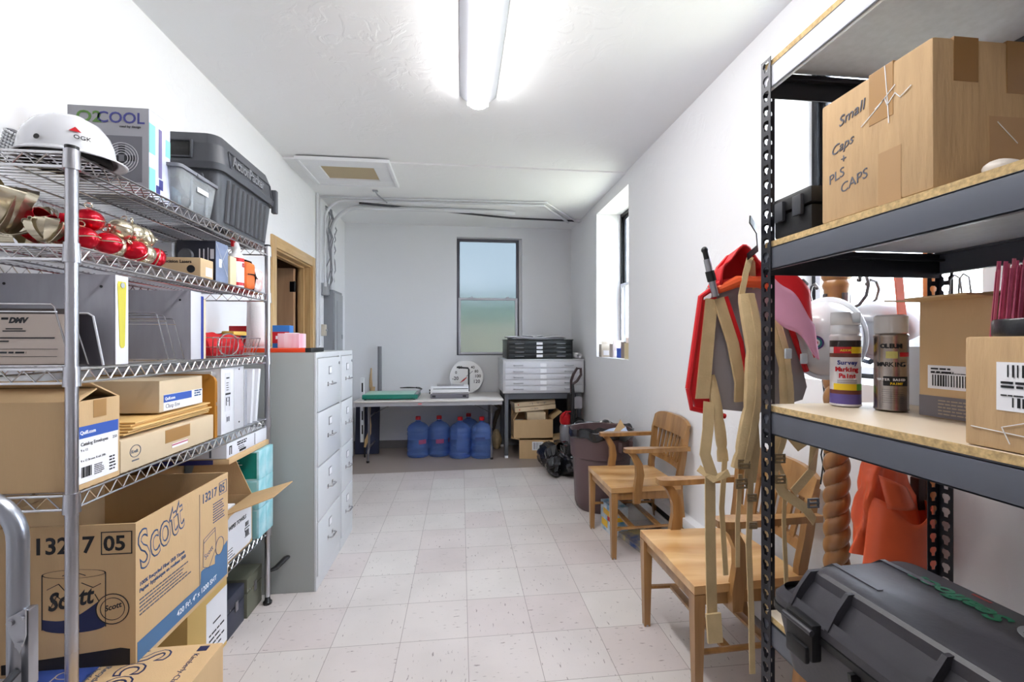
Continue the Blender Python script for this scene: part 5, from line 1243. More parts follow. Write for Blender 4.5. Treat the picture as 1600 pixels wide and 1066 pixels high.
# ================================================================== RIGHT: ARMCHAIRS
chw = mat_wood('chair_wood', (132, 92, 50), (176, 132, 80), .32, 2, .8, .4)
chs = mat_wood('seat_wood', (186, 136, 78), (222, 184, 132), .3, 0, .5, .4)
def armchair(label, loc, rz=0.0):
    """front of the chair faces -x"""
    t = thing('armchair', label, 'chair', loc, rz)
    W_, D0, D1, HS = .255, -.25, .22, .45
    # seat: saddle, wider in front
    b = MB()
    def seat(u, v):
        x = D0+(D1-D0)*u; hw = W_*(1-.10*u); y = -hw+2*hw*v
        dip = .014*math.sin(PI*v)*math.sin(PI*min(1, max(0, (u-.12)/.85)))-.006*math.exp(-((v-.5)/.08)**2)*(1-u)
        return (x-(.0 if 0 < v < 1 else 0), y, HS-dip)
    n, mth = 18, 22
    top = [[Vector(seat(i/(n-1), j/(mth-1))) for j in range(mth)] for i in range(n)]
    vs, fs = [], []
    for i in range(n):
        for j in range(mth): vs.append(top[i][j])
    for i in range(n):
        for j in range(mth): vs.append(Vector((top[i][j].x, top[i][j].y, HS-.032)))
    N = n*mth
    for i in range(n-1):
        for j in range(mth-1):
            a = i*mth+j; fs.append((a, a+1, a+mth+1, a+mth)); fs.append((N+a, N+a+mth, N+a+mth+1, N+a+1))
    for j in range(mth-1): fs += [(j, N+j, N+j+1, j+1), ((n-1)*mth+j+1, N+(n-1)*mth+j+1, N+(n-1)*mth+j, (n-1)*mth+j)]
    for i in range(n-1): fs += [((i+1)*mth, N+(i+1)*mth, N+i*mth, i*mth), (i*mth+mth-1, N+i*mth+mth-1, N+(i+1)*mth+mth-1, (i+1)*mth+mth-1)]
    b._add(vs, fs); bmesh.ops.bevel(b.bm, geom=[e for e in b.bm.edges if e.is_manifold and e.calc_face_angle(0) > 1.0], offset=.006, segments=2, affect='EDGES')
    b.build('seat', chs, t)
    # aprons
    b = MB(); b.box(D0+.015, D0+.040, -W_+.03, W_-.03, HS-.085, HS-.033, .003); b.build('front_rail', chw, t)
    for s in (-1, 1):
        b = MB(); b.prism([(D0+.04, HS-.085), (D1-.02, HS-.085), (D1-.02, HS-.033), (D0+.04, HS-.033)], (0, s*(W_-.035)-(.011), 0), (1, 0, 0), (0, 0, 1), (0, 1, 0), .022); b.build('side_rail', chw, t)
    b = MB(); b.box(D1-.02, D1+.002, -W_+.05, W_-.05, HS-.085, HS-.033, .003); b.build('rear_rail', chw, t)
    # legs
    for s in (-1, 1):
        b = MB(); y = s*(W_-.022)
        P = [(D0+.022, y, 0, .014), (D0+.022, y, .2, .018), (D0+.022, y, HS-.035, .022)]
        vs, fs = [], []
        for (x, yy, z, r) in P: vs += [Vector((x-r, yy-r, z)), Vector((x+r, yy-r, z)), Vector((x+r, yy+r, z)), Vector((x-r, yy+r, z))]
        for k in range(2):
            for i in range(4): fs.append((k*4+i, k*4+(i+1) % 4, k*4+4+(i+1) % 4, k*4+4+i))
        fs += [(3, 2, 1, 0), (8, 9, 10, 11)]; b._add(vs, fs); lg = b.build('leg', chw, t, smooth=False)
        b = MB(); b.cyl((D0+.022, y, 0), (D0+.022, y, .008), .0155, seg=12); b.build('glide', steel, lg)
        # back post and rear leg in one sweep
        b = MB()
        path = [(.265, .0, .016), (.235, .20, .018), (D1-.005, .40, .020), (D1-.005, .48, .020), (.235, .60, .019), (.250, .74, .018), (.262, .79, .013)]
        vs, fs = [], []
        for (x, z, r) in path:
            yy = s*(W_-.045)*(1+.10*max(0, z-.45)/.4); vs += [Vector((x-r, yy-.015, z)), Vector((x+r, yy-.015, z)), Vector((x+r, yy+.015, z)), Vector((x-r, yy+.015, z))]
        for k in range(len(path)-1):
            for i in range(4): fs.append((k*4+i, k*4+(i+1) % 4, k*4+4+(i+1) % 4, k*4+4+i))
        fs += [(3, 2, 1, 0), tuple(range(4*len(path)-4, 4*len(path)))]; b._add(vs, fs); b.build('back_post', chw, t, smooth=False)
        # arm support (S curve) and arm
        b = MB(); y = s*(W_-.004)
        pts_f = [(-.105, HS-.10), (-.108, HS-.03), (-.090, .52), (-.092, .58), (-.118, .64), (-.150, .675)]
        pts_b = [(-.118, .682), (-.085, .655), (-.052, .60), (-.040, .53), (-.055, HS-.02), (-.066, HS-.10)]
        pts_f = [(p[0]-.0, p[1]) for p in pts_f]
        b.prism([(x, z) for x, z in pts_f]+pts_b, (0, y-.016, 0), (1, 0, 0), (0, 0, 1), (0, 1, 0), .032); b.build('arm_support', chw, t, smooth=False)
        b = MB()
        op = []; 
        for (x, hw) in ((-.165, .018), (-.150, .030), (-.10, .036), (-.03, .032), (.08, .024), (.18, .018), (.265, .016)): op.append((x, hw))
        P2 = [(x, y+hw) for x, hw in op]+[(x, y-hw) for x, hw in reversed(op)]
        b.prism(P2, (0, 0, .670), (1, 0, 0), (0, 1, 0), (0, 0, 1), .026)
        bmesh.ops.bevel(b.bm, geom=[e for e in b.bm.edges if e.calc_face_angle(0) > 1.0], offset=.006, segments=2, affect='EDGES')
        b.build('arm', chw, t)
        # side stretcher
        b = MB(); b.tube([(D0+.03, s*(W_-.025), .185), (.235, s*(W_-.045), .185)], .013, 8, flat=.7); b.build('side_stretcher', chw, t)
    for x in (-.10, .08):
        b = MB(); b.box(x-.018, x+.018, -W_+.04, W_-.04, .178, .192, .003); b.build('cross_stretcher', chw, t)
    # back: curved crest, lower rail, slats
    def rail(z0, z1, x0, x1, name, bow=.03, hw0=.225, hw1=.235, arch=0.0, th=.02):
        b = MB(); vs, fs = [], []; n = 23
        for i in range(n):
            s = -1+2*i/(n-1); k = (1-s*s)
            for (z, x, hw) in ((z0, x0, hw0), (z1+arch*(1-abs(s)**4)-arch, x1, hw1)):
                for dx in (0, th): vs.append(Vector((x+bow*k+dx, s*hw, z)))
        for i in range(n-1):
            a = 4*i; fs += [(a, a+2, a+6, a+4), (a+1, a+5, a+7, a+3), (a+2, a+3, a+7, a+6), (a, a+4, a+5, a+1)]
        fs += [(0, 1, 3, 2), (4*n-4, 4*n-2, 4*n-1, 4*n-3)]; b._add(vs, fs); b.build(name, chw, t, ang=.9)
    rail(.745, .868, .234, .258, 'crest_rail', .013, .240, .244, .040, .022)
    rail(.535, .575, .208, .218, 'lower_rail', .024, .215, .218, .0, .018)
    for i in range(7):
        s = -.72+.24*i; k = 1-s*s; b = MB()
        y0_, y1_ = s*.205, s*.225
        b.prism([(-.013, 0), (.013, 0), (.013, 1), (-.013, 1)], (0.216+.016*k, y0_, .57), (0, 1, 0), (.040, y1_-y0_, .180), (1, 0, 0), .009); b.build('back_slat', chw, t, smooth=False)
    return t
armchair('wooden slat back armchair farther away, beside the trash can', (1.182, 2.957, 0))
armchair('wooden slat back armchair closer to the camera, straps hanging over it', (1.115, 1.835, 0))
# things under the far chair
t = thing('puzzle_box', 'colourful printed box standing under the farther armchair', 'box', (1.10, 3.13, 0), R(6))
b = MB(); b.box(-.06, .06, -.10, .10, 0, .20, .003); b.build('body', mat('multicolour_print', (235, 235, 235), .4, rgb2=(90, 160, 200), vscale=16), t)
marks(t, '-y', (-.06, -.1003, 0), [(.02, .10, .07, .03), (.03, .04, .03, .03)], mat('yellow_print', (235, 190, 50), .4)); marks(t, '-x', (-.0603, .1, 0), [(.02, .03, .10, .05), (.05, .12, .10, .04)], mat('yellow_print', (235, 190, 50), .4)); marks(t, '-x', (-.0603, .1, 0), [(.12, .09, .05, .03)], red_m)
t = thing('magazine', 'blue colourful magazine lying flat under the farther armchair', 'magazine', (1.23, 2.93, 0), R(12))
b = MB(); b.box(-.11, .11, -.14, .14, 0, .035, .002); b.build('body', mat('blue_multiprint', (40, 80, 150), .35, rgb2=(210, 190, 120), vscale=13), t)
b = MB(); b.box(-.07, .06, -.12, .12, 0, .05, .01); tag(b.build('power_strip', black_pl, None, loc=(1.33, 2.68, 0)), 'black bag lying on the floor behind the farther armchair', 'bag')

# ================================================================== RIGHT: BOARD RACK
AX0, AX1, AY0, AY1 = .79, 1.32, -.12, 1.10
SZ = [2.09, 1.623, 1.199, .656]
rack2 = thing('storage_shelving', 'black slotted steel shelving with particle board shelves on the right', 'shelving', (AX0, AY1, 0))
bs = mat('slotted_steel', (44, 45, 52), .38, .5); gs = mat('grey_beam', (96, 100, 110), .4, .2); lit_bm = mat('grey_beam_lit', (196, 198, 206), .45)  # pale copy of the beam grey paints in the light on the top beam
chip = mat('chipboard_edge', (196, 168, 120), .85, var=.25, vscale=120, bump=.4, bscale=140); lam = mat('board_face', (214, 198, 174), .5, var=.04, vscale=6); und = mat('board_underside', (196, 199, 206), .6, var=.05, vscale=60)
def slot_flange(b, o, ax, L, w, pitch=.0254*1.5, th=.0018):
    """perforated strip: o = base point, ax = width direction, runs up z"""
    o, ax = Vector(o), Vector(ax); n = int(L/pitch); up = Vector((0, 0, 1))
    nrm = ax.cross(up).normalized()
    hole = [(-.15, -.34), (.15, -.34), (.17, -.12), (.30, .02), (.30, .20), (.17, .33), (-.17, .33), (-.30, .20), (-.30, .02), (-.17, -.12)]
    for k in range(n):
        z0 = k*pitch; c = (w/2, z0+pitch/2)
        H = [(c[0]+p[0]*w, c[1]+p[1]*pitch) for p in hole]
        O = [(0.15*w*0+w*.2, z0), (w*.8, z0), (w, z0), (w, z0+pitch*.52), (w, z0+pitch), (w*.8, z0+pitch), (w*.2, z0+pitch), (0, z0+pitch), (0, z0+pitch*.52), (0, z0)]
        m = len(H); vs = []
        for d in (0, th):
            for p in O+H: vs.append(o+ax*p[0]+up*p[1]+nrm*d)
        fs = []
        for i in range(m):
            j = (i+1) % m
            fs += [(i, j, m+j, m+i), (2*m+i, 3*m+i, 3*m+j, 2*m+j), (m+i, m+j, 3*m+j, 3*m+i)]
        fs += [(2, 3, 2*m+3, 2*m+2), (3, 4, 2*m+4, 2*m+3), (7, 8, 2*m+8, 2*m+7), (8, 9, 2*m+9, 2*m+8)]
        b._add(vs, fs)
for (px, py, sx, sy) in ((AX0, AY1, 1, -1), (AX1, AY1, -1, -1), (AX0, AY0, 1, 1), (AX1, AY0, -1, 1)):
    b = MB(); lx, ly = px-AX0, py-AY1
    slot_flange(b, (lx, ly, 0), (0, sy, 0), 2.115, .036); slot_flange(b, (lx, ly, 0), (sx, 0, 0), 2.115, .036)
    b.build('upright', bs, rack2, smooth=False)
Lx, Ly = AX1-AX0, AY1-AY0
for i, z in enumerate(SZ):
    b = MB(); b.box(.006, Lx-.006, -Ly+.006, -.006, z-.016, z-.0008, .0008); b.mi = 0
    sh = b.build('shelf_board', und if i == 0 else lam, rack2, smooth=False)
    if i: 
        b = MB(); b.box(.008, Lx-.008, -Ly+.008, -.008, z-.0168, z-.0161); b.build('board_underside', und, sh, smooth=False)
    b = MB(); b.box(.0052, .0062, -Ly+.006, -.006, z-.016, z-.0012); b.box(Lx-.0062, Lx-.0052, -Ly+.006, -.006, z-.016, z-.0012); b.build('raw_edge', chip, sh, smooth=False)
    for (x, nm) in ((0.002, 'f'), (Lx-.006, 'r')):
        b = MB(); b.box(x, x+.004, -Ly+.004, -.004, z-.075, z-.017, .001); b.box(x+(0 if nm == 'f' else -.016), x+(.02 if nm == 'f' else .004), -Ly+.004, -.004, z-.021, z-.017, .001); b.box(x+(.0 if nm == 'f' else -.010), x+(.012 if nm == 'f' else .004), -Ly+.004, -.004, z-.075, z-.071, .001)
        b.build('long_beam', lit_bm if (i == 0 and nm == 'f') else gs, rack2)
    for yy in (-.006, -Ly+.002):
        b = MB(); b.box(.005, Lx-.005, yy, yy+.004, z-.085, z-.018, .001); b.box(.005, Lx-.005, yy-.014, yy+.004, z-.040, z-.034, .001); b.build('end_beam', bs, rack2)
# ---- upper shelf
zU = SZ[1]+.0005
old = mat('scuffed_cardboard', (190, 158, 118), .8, var=.07, vscale=9, bump=.5, bscale=18, stretch=(5, 5, .7))
t = thing('cardboard_box', 'big scuffed cardboard box with handwriting on the upper board shelf', 'box', (.985, .795, zU))
w, d, h = .185, .118, .262
b = MB(); b.box(-w, w, -d, d, 0, h, .006, seg=2)
for v in b.bm.verts: v.co += noise.noise_vector(v.co*6)*.003
b.build('body', old, t)
b = MB(); b.box(-w-.001, w+.001, -d+.070, -d+.120, h-.10, h+.001, .001); b.build('packing_tape', tape_m, t, smooth=False)
b = MB(); b.box(-w-.0008, w, -d+.055, -d+.100, 0.0, .10); b.build('lower_tape', mat('tape_worn', (176, 140, 98), .45), t, smooth=False)
b = MB(); b.box(-w+.04, -w+.088, -d-.0008, d, h-.075, h+.0008); b.box(-w+.145, -w+.2, -d-.0008, d, h-.09, h+.0008); b.build('front_tape', mat('tape_dark', (150, 110, 62), .4), t, smooth=False)
b = MB(); b.box(-w+.11, -w+.25, -d-.0008, -d, .0, .13); b.build('front_patch', mat('tape_worn', (176, 140, 98), .45), t, smooth=False)
text('Small', t, '-x', (-w-.0008, d-.045, .195), .030, ink_g, 'handwriting', shear=.3, rot=R(8)); text('Caps', t, '-x', (-w-.0008, d-.025, .140), .028, ink_g, 'handwriting', shear=.4, rot=R(8)); text('+', t, '-x', (-w-.0008, d-.05, .115), .026, ink_g, 'handwriting')
text('PLS', t, '-x', (-w-.0008, d-.02, .080), .028, ink_g, 'handwriting', shear=.2, rot=R(12)); text('CAPS', t, '-x', (-w-.0008, d-.05, .052), .028, ink_g, 'handwriting', shear=.2, rot=R(12))
cry = mat('clear_tape_wrinkle', (240, 240, 240), .15, coat=1)
stroke(t, '-x', (-w-.0012, d, 0), [[(.13, .19), (.15, .20), (.155, .185), (.17, .20), (.18, .187), (.20, .197)], [(.15, .262), (.155, .2), (.158, .15)], [(.10, .17), (.135, .19), (.17, .215)]], .0016, cry, 'tape_wrinkle')
stroke(t, '-y', (0, -d-.0012, 0), [[(.0, .24), (-.005, .15), (-.002, .11)], [(.02, .22), (.01, .12)], [(-.06, .12), (-.02, .085)], [(.035, .2), (.025, .09)]], .0014, cry, 'tape_wrinkle')
t = thing('hard_case', 'small black hard case behind the scuffed cardboard box', 'case', (.885, 1.005, zU))
b = MB(); b.box(-.085, .12, -.062, .062, 0, .058, .008); b.build('case_base', black_pl, t)
b = MB(); b.box(-.090, .125, -.067, .067, .060, .100, .010); b.build('case_lid', black_pl, t)
for y in (-.03, .03):
    b = MB(); b.box(-.098, -.088, y-.014, y+.014, .038, .086, .003); b.build('latch', mat('dark_grey_latch', (60, 62, 68), .4), t)
b = MB(); b.sphere((0, 0, .012), .03, 16, 10, (1, .8, .55)); b.jitter(.008, 20); 
for v in b.bm.verts: v.co.z = max(v.co.z, 0)
tag(b.build('plastic_bag', mat('cloudy_plastic', (214, 206, 198), .35), None, loc=(.865, .62, zU)), 'small cloudy plastic bag before the scuffed cardboard box', 'bag')
# ---- middle shelf
zM = SZ[2]+.0005
def spray(label, loc, rz, main, cap, name='spray_can'):
    t = thing(name, label, 'spray can', loc, rz)
    b = MB(); b.lathe([(.0, .0), (.029, .0), (.0335, .003), (.0335, .006), (.0325, .008), (.0325, .172), (.0335, .174), (.0335, .178), (.030, .182), (0, .183)], 36); b.build('can', main, t)
    return t
t = spray('white survey marking paint can standing left on the middle board shelf', (.972, 1.035, zM), 0, mat('pale_can', (226, 222, 224), .3, .2), None)
b = MB(); b.lathe([(.0, .183), (.029, .183), (.0305, .186), (.0305, .205)], 32); 
b.grid(lambda u, v: (.0305*math.cos(2*PI*u), .0305*math.sin(2*PI*u), .205+(.032 if abs(((2*PI*u+PI/2+1.0) % (2*PI))-PI) > .0 and not (abs(((2*PI*u-(-PI/2+.25)+PI) % (2*PI))-PI) < .62) else .006)*v), 48, 3, cu=True); b.build('notched_cap', mat('white_cap', (232, 232, 234), .4), t, solid=.0015)
def wrap(t, z0, z1, m, nm, r=.0329, a0=-PI*.98, a1=PI*.0, n=24):
    b = MB(); b.grid(lambda u, v: (r*math.cos(a0+(a1-a0)*u), r*math.sin(a0+(a1-a0)*u), z0+(z1-z0)*v), n, 2); return b.build(nm, m, t)
FULL = dict(a0=0, a1=2*PI, n=40)
wrap(t, .134, .150, mat('rainbow_red', (200, 30, 40), .4), 'colour_band', a0=-PI, a1=-PI*.62); wrap(t, .134, .150, mat('rainbow_yellow', (236, 200, 40), .4), 'colour_band', a0=-PI*.62, a1=0)
wrap(t, .150, .166, mat('dark_label', (48, 40, 40), .4), 'dark_band', **FULL); wrap(t, .124, .134, mat('brown_label', (110, 60, 50), .4), 'brown_band', **FULL)
wrap(t, .042, .058, mat('rainbow_yellow', (236, 200, 40), .4), 'colour_band', a0=-PI, a1=-PI*.5); wrap(t, .042, .058, mat('rainbow_green', (110, 180, 70), .4), 'colour_band', a0=-PI*.5, a1=0)
wrap(t, .006, .032, mat('violet_label', (96, 82, 150), .4), 'violet_band', **FULL); wrap(t, .032, .042, mat('brown_label', (110, 60, 50), .4), 'brown_band', **FULL)
def can_text(s, t, z, size, m, adv, a_c, bold=.0004, r=.0334):
    """letters bent around a can"""
    n = len(s); 
    for i, ch in enumerate(s):
        if ch == ' ': continue
        a = a_c+(i-(n-1)/2)*adv/r
        o = text(ch, t, '-y', (0, 0, 0), size, m, 'lettering', bold=bold, align='CENTER', ext=.0003)
        o.location = (r*math.sin(a), -r*math.cos(a), z); o.rotation_euler = (0, 0, a)
AC = -.62
can_text('Survey', t, .106, .0145, mat('navy_ink2', (40, 50, 130), .5), .0072, AC, .0005); can_text('Marking', t, .089, .0155, red_m, .0068, AC, .0007); can_text('Paint', t, .073, .0155, red_m, .0072, AC, .0007); can_text('AERVOE', t, .139, .0075, MATS['rainbow_yellow'], .005, AC, .0003)
for k in range(2): can_text('============', t, .064-.005*k, .006, ink, .0036, AC, 0)
t = spray('silver inverted marking paint can right of the survey paint', (1.016, .955, zM), 0, mat('silver_can', (168, 158, 150), .25, .85, var=.2, vscale=18), None)
b = MB(); b.lathe([(.0, .183), (.0315, .183), (.0318, .19), (.0318, .222), (.027, .226), (0, .226)], 32); b.build('cap', mat('grey_white_cap', (214, 212, 210), .4), t)
AC = -.80
wrap(t, .128, .138, mat('rainbow_red', (200, 30, 40), .4), 'red_band', a0=-PI*.60, a1=-PI*.35); wrap(t, .124, .140, mat('pale_yellow', (205, 200, 120), .4), 'logo_patch', a0=-PI*.85, a1=-PI*.64)
wrap(t, .060, .082, ink, 'black_panel', a0=-PI*.9, a1=-PI*.42)
can_text('OLEUM', t, .148, .0135, ink, .0078, AC, .0007); can_text('MARKING', t, .105, .0145, ink, .0078, AC, .0002); can_text('WATER BASED', t, .072, .0075, white_pp, .0050, AC, .0002); can_text('PAINT', t, .063, .007, MATS['rainbow_yellow'], .005, AC+.3)
for k in range(7): can_text('------------', t, .050-.005*k, .006, ink, .0036, AC+.1, 0)
# tall carton with a label
t, w, d, h = open_carton('tall cardboard carton with a barcode label on the middle shelf', 1.014, 1.20, .745, .886, zM, zM+.250, card, [('+x', .165, -86, .0), ('+y', .085, 84, .0), ('-x', .05, 86, .01)])
decal(t, '-x', (-w-.0003, d-.018, .062), .115, .050, white_pp); marks(t, '-x', (-w-.001, d-.020, .062), barcode_rects(.008, .006, .095, .024, 12, 36)+lines_rects(.005, .041, .05, 2, .007, .0035, 3)+lines_rects(.005, .033, .10, 1, .008, .0015, 5), ink)
b = MB(); b.box(-w-.0006, w+.0006, -d-.0006, d+.0006, .001, .046); b.build('grey_band', mat('grey_carton_band', (120, 116, 122), .6), t, smooth=False)
marks(t, '-x', (-w-.001, d-.04, 0), lines_rects(.0, .036, .08, 5, .007, .0025, 8), mat('tan_print', (176, 160, 140), .6))
# foreground carton
t, w, d, h = carton('cardboard carton with shipping labels in the foreground of the middle shelf', .801, 1.06, .36, .629, zM, zM+.170, old, tp=False)
decal(t, '-x', (-w-.0003, d-.043, .060), .13, .072, white_pp, 'shipping_label')
marks(t, '-x', (-w-.001, d-.045, .060), barcode_rects(.012, .050, .10, .018, 31, 34)+barcode_rects(.018, .006, .09, .014, 14, 30)+lines_rects(.004, .040, .04, 2, .006, .0035, 3)+lines_rects(.055, .042, .05, 3, .006, .0025, 8)+lines_rects(.004, .022, .06, 1, .007, .002, 9), ink)
stroke(t, '-x', (-w-.0012, d, 0), [[(.01, .03), (.08, .026), (.2, .028)], [(.06, .012), (.05, .035), (.09, .05)], [(.09, .01), (.08, .03), (.12, .045)]], .0012, cry, 'tape_wrinkle')
# black tape ring + pink flags
t = thing('tape_roll', 'wide black tape roll lying on the foreground carton', 'tape roll', (.878, .560, zM+.1705))
b = MB(); b.lathe([(.040, 0), (.072, 0), (.073, .003), (.073, .023), (.071, .026), (.040, .026), (.040, 0)], 44); b.build('tape', mat('black_tape', (22, 24, 30), .35, coat=.3, bump=.3, bscale=60), t)
t = thing('flag_bundle', 'bundle of bright pink marking flags standing between the cartons behind the black tape roll', 'flags', (.942, .682, zM))
pk = mat('hot_pink', (255, 122, 162), .45, var=.15, vscale=40); pk2 = mat('pale_pink', (255, 150, 175), .45)
rnd = random.Random(8)
b1, b2 = MB(), MB()
for i in range(34):
    x, y = rnd.uniform(-.026, .026), rnd.uniform(-.02, .02); bb = b2 if i % 4 == 0 else b1
    tx, ty = x*.8+.030+rnd.uniform(-.006, .006), y*.9
    zt = .300+rnd.uniform(-.018, .012)
    bb.ribbon([(x, y, 0), ((x+tx)/2+rnd.uniform(-.003, .003), (y+ty)/2, zt/2), (tx, ty, zt)], rnd.uniform(.003, .006), .0012, side=(1, rnd.uniform(-.6, .6), 0))
b1.build('flag_strip', pk, t, smooth=False)['kind'] = 'stuff'; b2.build('pale_flag_strip', pk2, t, smooth=False)['kind'] = 'stuff'
b = MB(); b.lathe([(.0, 0), (.038, 0), (.040, .08), (.037, .082), (0, .082)], 26); tag(b.build('plastic_jar', mat('dark_jar', (40, 42, 46), .3), None, loc=(1.00, .575, zM+.1705)), 'dark jar at the right edge beside the pink flags', 'jar')
t = thing('display_box', 'clear sided white box with an orange label behind the silver paint can', 'box', (1.225, 1.025, zM))
b = MB(); b.prism([(-.07, 0), (.09, 0), (.09, .185), (.02, .185), (-.07, .150)], (0, -.05, 0), (1, 0, 0), (0, 0, 1), (0, 1, 0), .10); b.build('body', mat('pale_box', (196, 198, 204), .3), t, smooth=False)
decal(t, '-y', (-.055, -.0505, .075), .055, .075, mat('orange_label', (232, 140, 74), .5)); marks(t, '-y', (-.052, -.0515, .078), [(0, .045, .008, .025), (.012, .045, .004, .025), (.02, .045, .01, .025), (.034, .045, .004, .025), (.0, .01, .02, .02)], mat('brown_ink', (140, 70, 40), .5))
b = MB(); b.sphere((-.035, -.056, .035), .024, 14, 10, (1, .35, 1)); b.build('grey_knob', mat('grey_knob', (96, 96, 102), .4), t)
t = thing('binder_clip', 'clear wire clip with a black base on top of the barcode carton', 'clip', (1.105, .875, zM+.2505))
b = MB(); b.box(-.02, .02, -.012, .012, 0, .016, .002); b.build('base', black_pl, t)
for y in (-.009, .009):
    b = MB(); b.tube([(-.018, y, .014), (-.016, y, .05), (-.006, y, .062), (.008, y, .055), (.014, y, .014)], .0018, 6); b.build('wire_arm', chrome, t)

# ---- lower shelf: long black case
zL = SZ[3]+.0005
case_m = mat('scuffed_case', (58, 57, 63), .42, var=.18, vscale=5, bump=.15, bscale=60)
t = thing('equipment_case', 'long scuffed black equipment case with green lettering on the lower shelf', 'case', (.875, .515, zL), R(2.0))
W2, L2 = .175, .425
b = MB(); taper(b, W2-.025, L2-.025, W2-.006, L2-.006, 0, .125, .03, 5); b.build('case_base', case_m, t)
b = MB(); taper(b, W2+.002, L2+.002, W2+.002, L2+.002, .120, .134, .035, 5); b.build('lower_rim', black_pl, t)
b = MB(); taper(b, W2, L2, W2, L2, .136, .152, .035, 5); taper(b, W2, L2, W2-.012, L2-.012, .152, .170, .035, 5, cap=False); taper(b, W2-.040, L2-.040, W2-.055, L2-.055, .150, .218, .03, 6); taper(b, W2-.055, L2-.055, W2-.062, L2-.062, .218, .224, .03, 6)
taper(b, W2-.012, L2-.012, W2-.05, L2-.05, .150, .20, .035, 6)
b.build('case_lid', case_m, t)
# ribs across lid edge, in pairs
for y in (.36, .27, .10, .02, -.16, -.24):
    b = MB()
    b.prism([(0, .150), (.0, .156), (.020, .190), (.045, .221), (.075, .221), (.05, .150)], (-W2, y-.004, 0), (1, 0, 0), (0, 0, 1), (0, 1, 0), .008); b.build('lid_rib', case_m, t, smooth=False)
for x in (-.06, .06):
    b = MB(); b.prism([(0, .150), (0, .160), (-.03, .205), (-.055, .226), (-.16, .226), (-.10, .150)], (x-.006, L2, 0), (0, 1, 0), (0, 0, 1), (1, 0, 0), .012); b.build('end_rib', case_m, t, smooth=False)
for y in (.315, .06, -.20):
    b = MB(); b.box(-W2-.020, -W2+.003, y-.034, y+.034, .085, .158, .006); b.box(-W2-.027, -W2-.016, y-.026, y+.026, .078, .112, .005); lt = b.build('latch', black_pl, t)
    b = MB(); b.cyl((-W2-.022, y-.036, .145), (-W2-.022, y+.036, .145), .006, seg=10); b.build('hinge_pin', case_m, lt)
b = MB()
for y in (.21, .15): b.prism([(-.010, .012), (.022, .010), (.024, .118), (-.024, .118)], (-W2+.012, y-.004, 0), (1, 0, 0), (0, 0, 1), (0, 1, 0), .007)
b.build('base_rib', black_pl, t, smooth=False)
b = MB(); b.tube([(-W2-.004, .165, .10), (-W2-.03, .165, .10), (-W2-.036, .14, .10), (-W2-.036, -.01, .10), (-W2-.03, -.03, .10), (-W2-.004, -.03, .10)], .009, 8, flat=.7); b.build('carry_handle', black_pl, t)
text('Seafloor', t, 'topr', (.075, .145, .2254), .050, mat('green_letters', (40, 150, 104), .5), 'logo', bold=.0018, shear=.25, sx=.95, rot=PI)
b = MB(); b.prism(circ(30, .036), (.072, .100, .2242), (1, 0, 0), (0, 1, 0), (0, 0, 1), .001); st = b.build('round_sticker', mat('sticker_grey', (196, 200, 205), .5), t, smooth=False)
stroke(t, 'top', (.072, .100, .2252), [[(-.03, -.01), (0, .02), (.03, -.005)], [(-.02, .02), (.02, -.02)]], .003, mat('sticker_green', (40, 110, 90), .5), 'sticker_print')
b = MB(); b.box(.100, .106, .20, .23, .2240, .2246); b.build('red_label', mat('rust_red', (190, 70, 60), .5), t, smooth=False)

# ================================================================== COAT TREE AND WHAT HANGS ON IT
tw = mat_wood('carved_wood', (128, 84, 44), (178, 126, 72), .3, 2, .6, .5)
CTX, CTY = 1.30, 1.42
t = thing('coat_tree', 'carved wooden coat tree with a rope twist shaft behind the shelving', 'coat stand', (CTX, CTY, 0))
b = MB()
def twist(u, v):
    a = 2*PI*u; z = .42+.98*v; ph = a-z*2*PI/.078*1.0
    r = .0345+.0065*abs(math.cos(ph/1.0*.5))**.6*1.0
    r = .0285+.0115*(abs(math.sin(a-2*PI*z/.115)))**.5
    return (r*math.cos(a), r*math.sin(a), z)
b.grid(twist, 48, 300, cu=True); b.build('twisted_shaft', tw, t)
b = MB()
b.lathe([(0, 1.40), (.038, 1.40), (.040, 1.415), (.034, 1.42), (.030, 1.44), (.036, 1.50), (.038, 1.545), (.041, 1.55), (.043, 1.56), (.040, 1.57), (.038, 1.575), (.044, 1.585), (.046, 1.595), (.038, 1.605), (.044, 1.625), (.048, 1.66), (.044, 1.70), (.032, 1.74), (.025, 1.76), (.034, 1.78), (.030, 1.81), (.0, 1.84)], 32); b.build('turned_head', tw, t)
b = MB()
for k in range(8):
    a = 2*PI*k/8
    b.tube([((.042+.006*math.sin(PI*i/6))*math.cos(a+.08*i), (.042+.006*math.sin(PI*i/6))*math.sin(a+.08*i), 1.615+.016*i) for i in range(7)], [.002, .005, .007, .008, .007, .005, .002], 6)
b.build('carved_leaves', tw, t)
b = MB(); b.lathe([(0, .30), (.05, .30), (.056, .32), (.05, .35), (.038, .37), (.045, .40), (.036, .425), (0, .43)], 28); b.build('hub', tw, t)
for k in range(3):
    a = R((172, 282, 76)[k]); c, s = math.cos(a), math.sin(a); b = MB()
    P = [(.02, .37), (.07, .35), (.11, .26), (.125, .15), (.15, .06), (.19, .03)]
    b.tube([(c*r, s*r, z) for r, z in P], [.030, .034, .036, .032, .026, .022], 12, flat=.75); b.sphere((c*.195, s*.195, .028), .028, 14, 10, (1.1, 1.1, 1)); b.build('leg', tw, t)
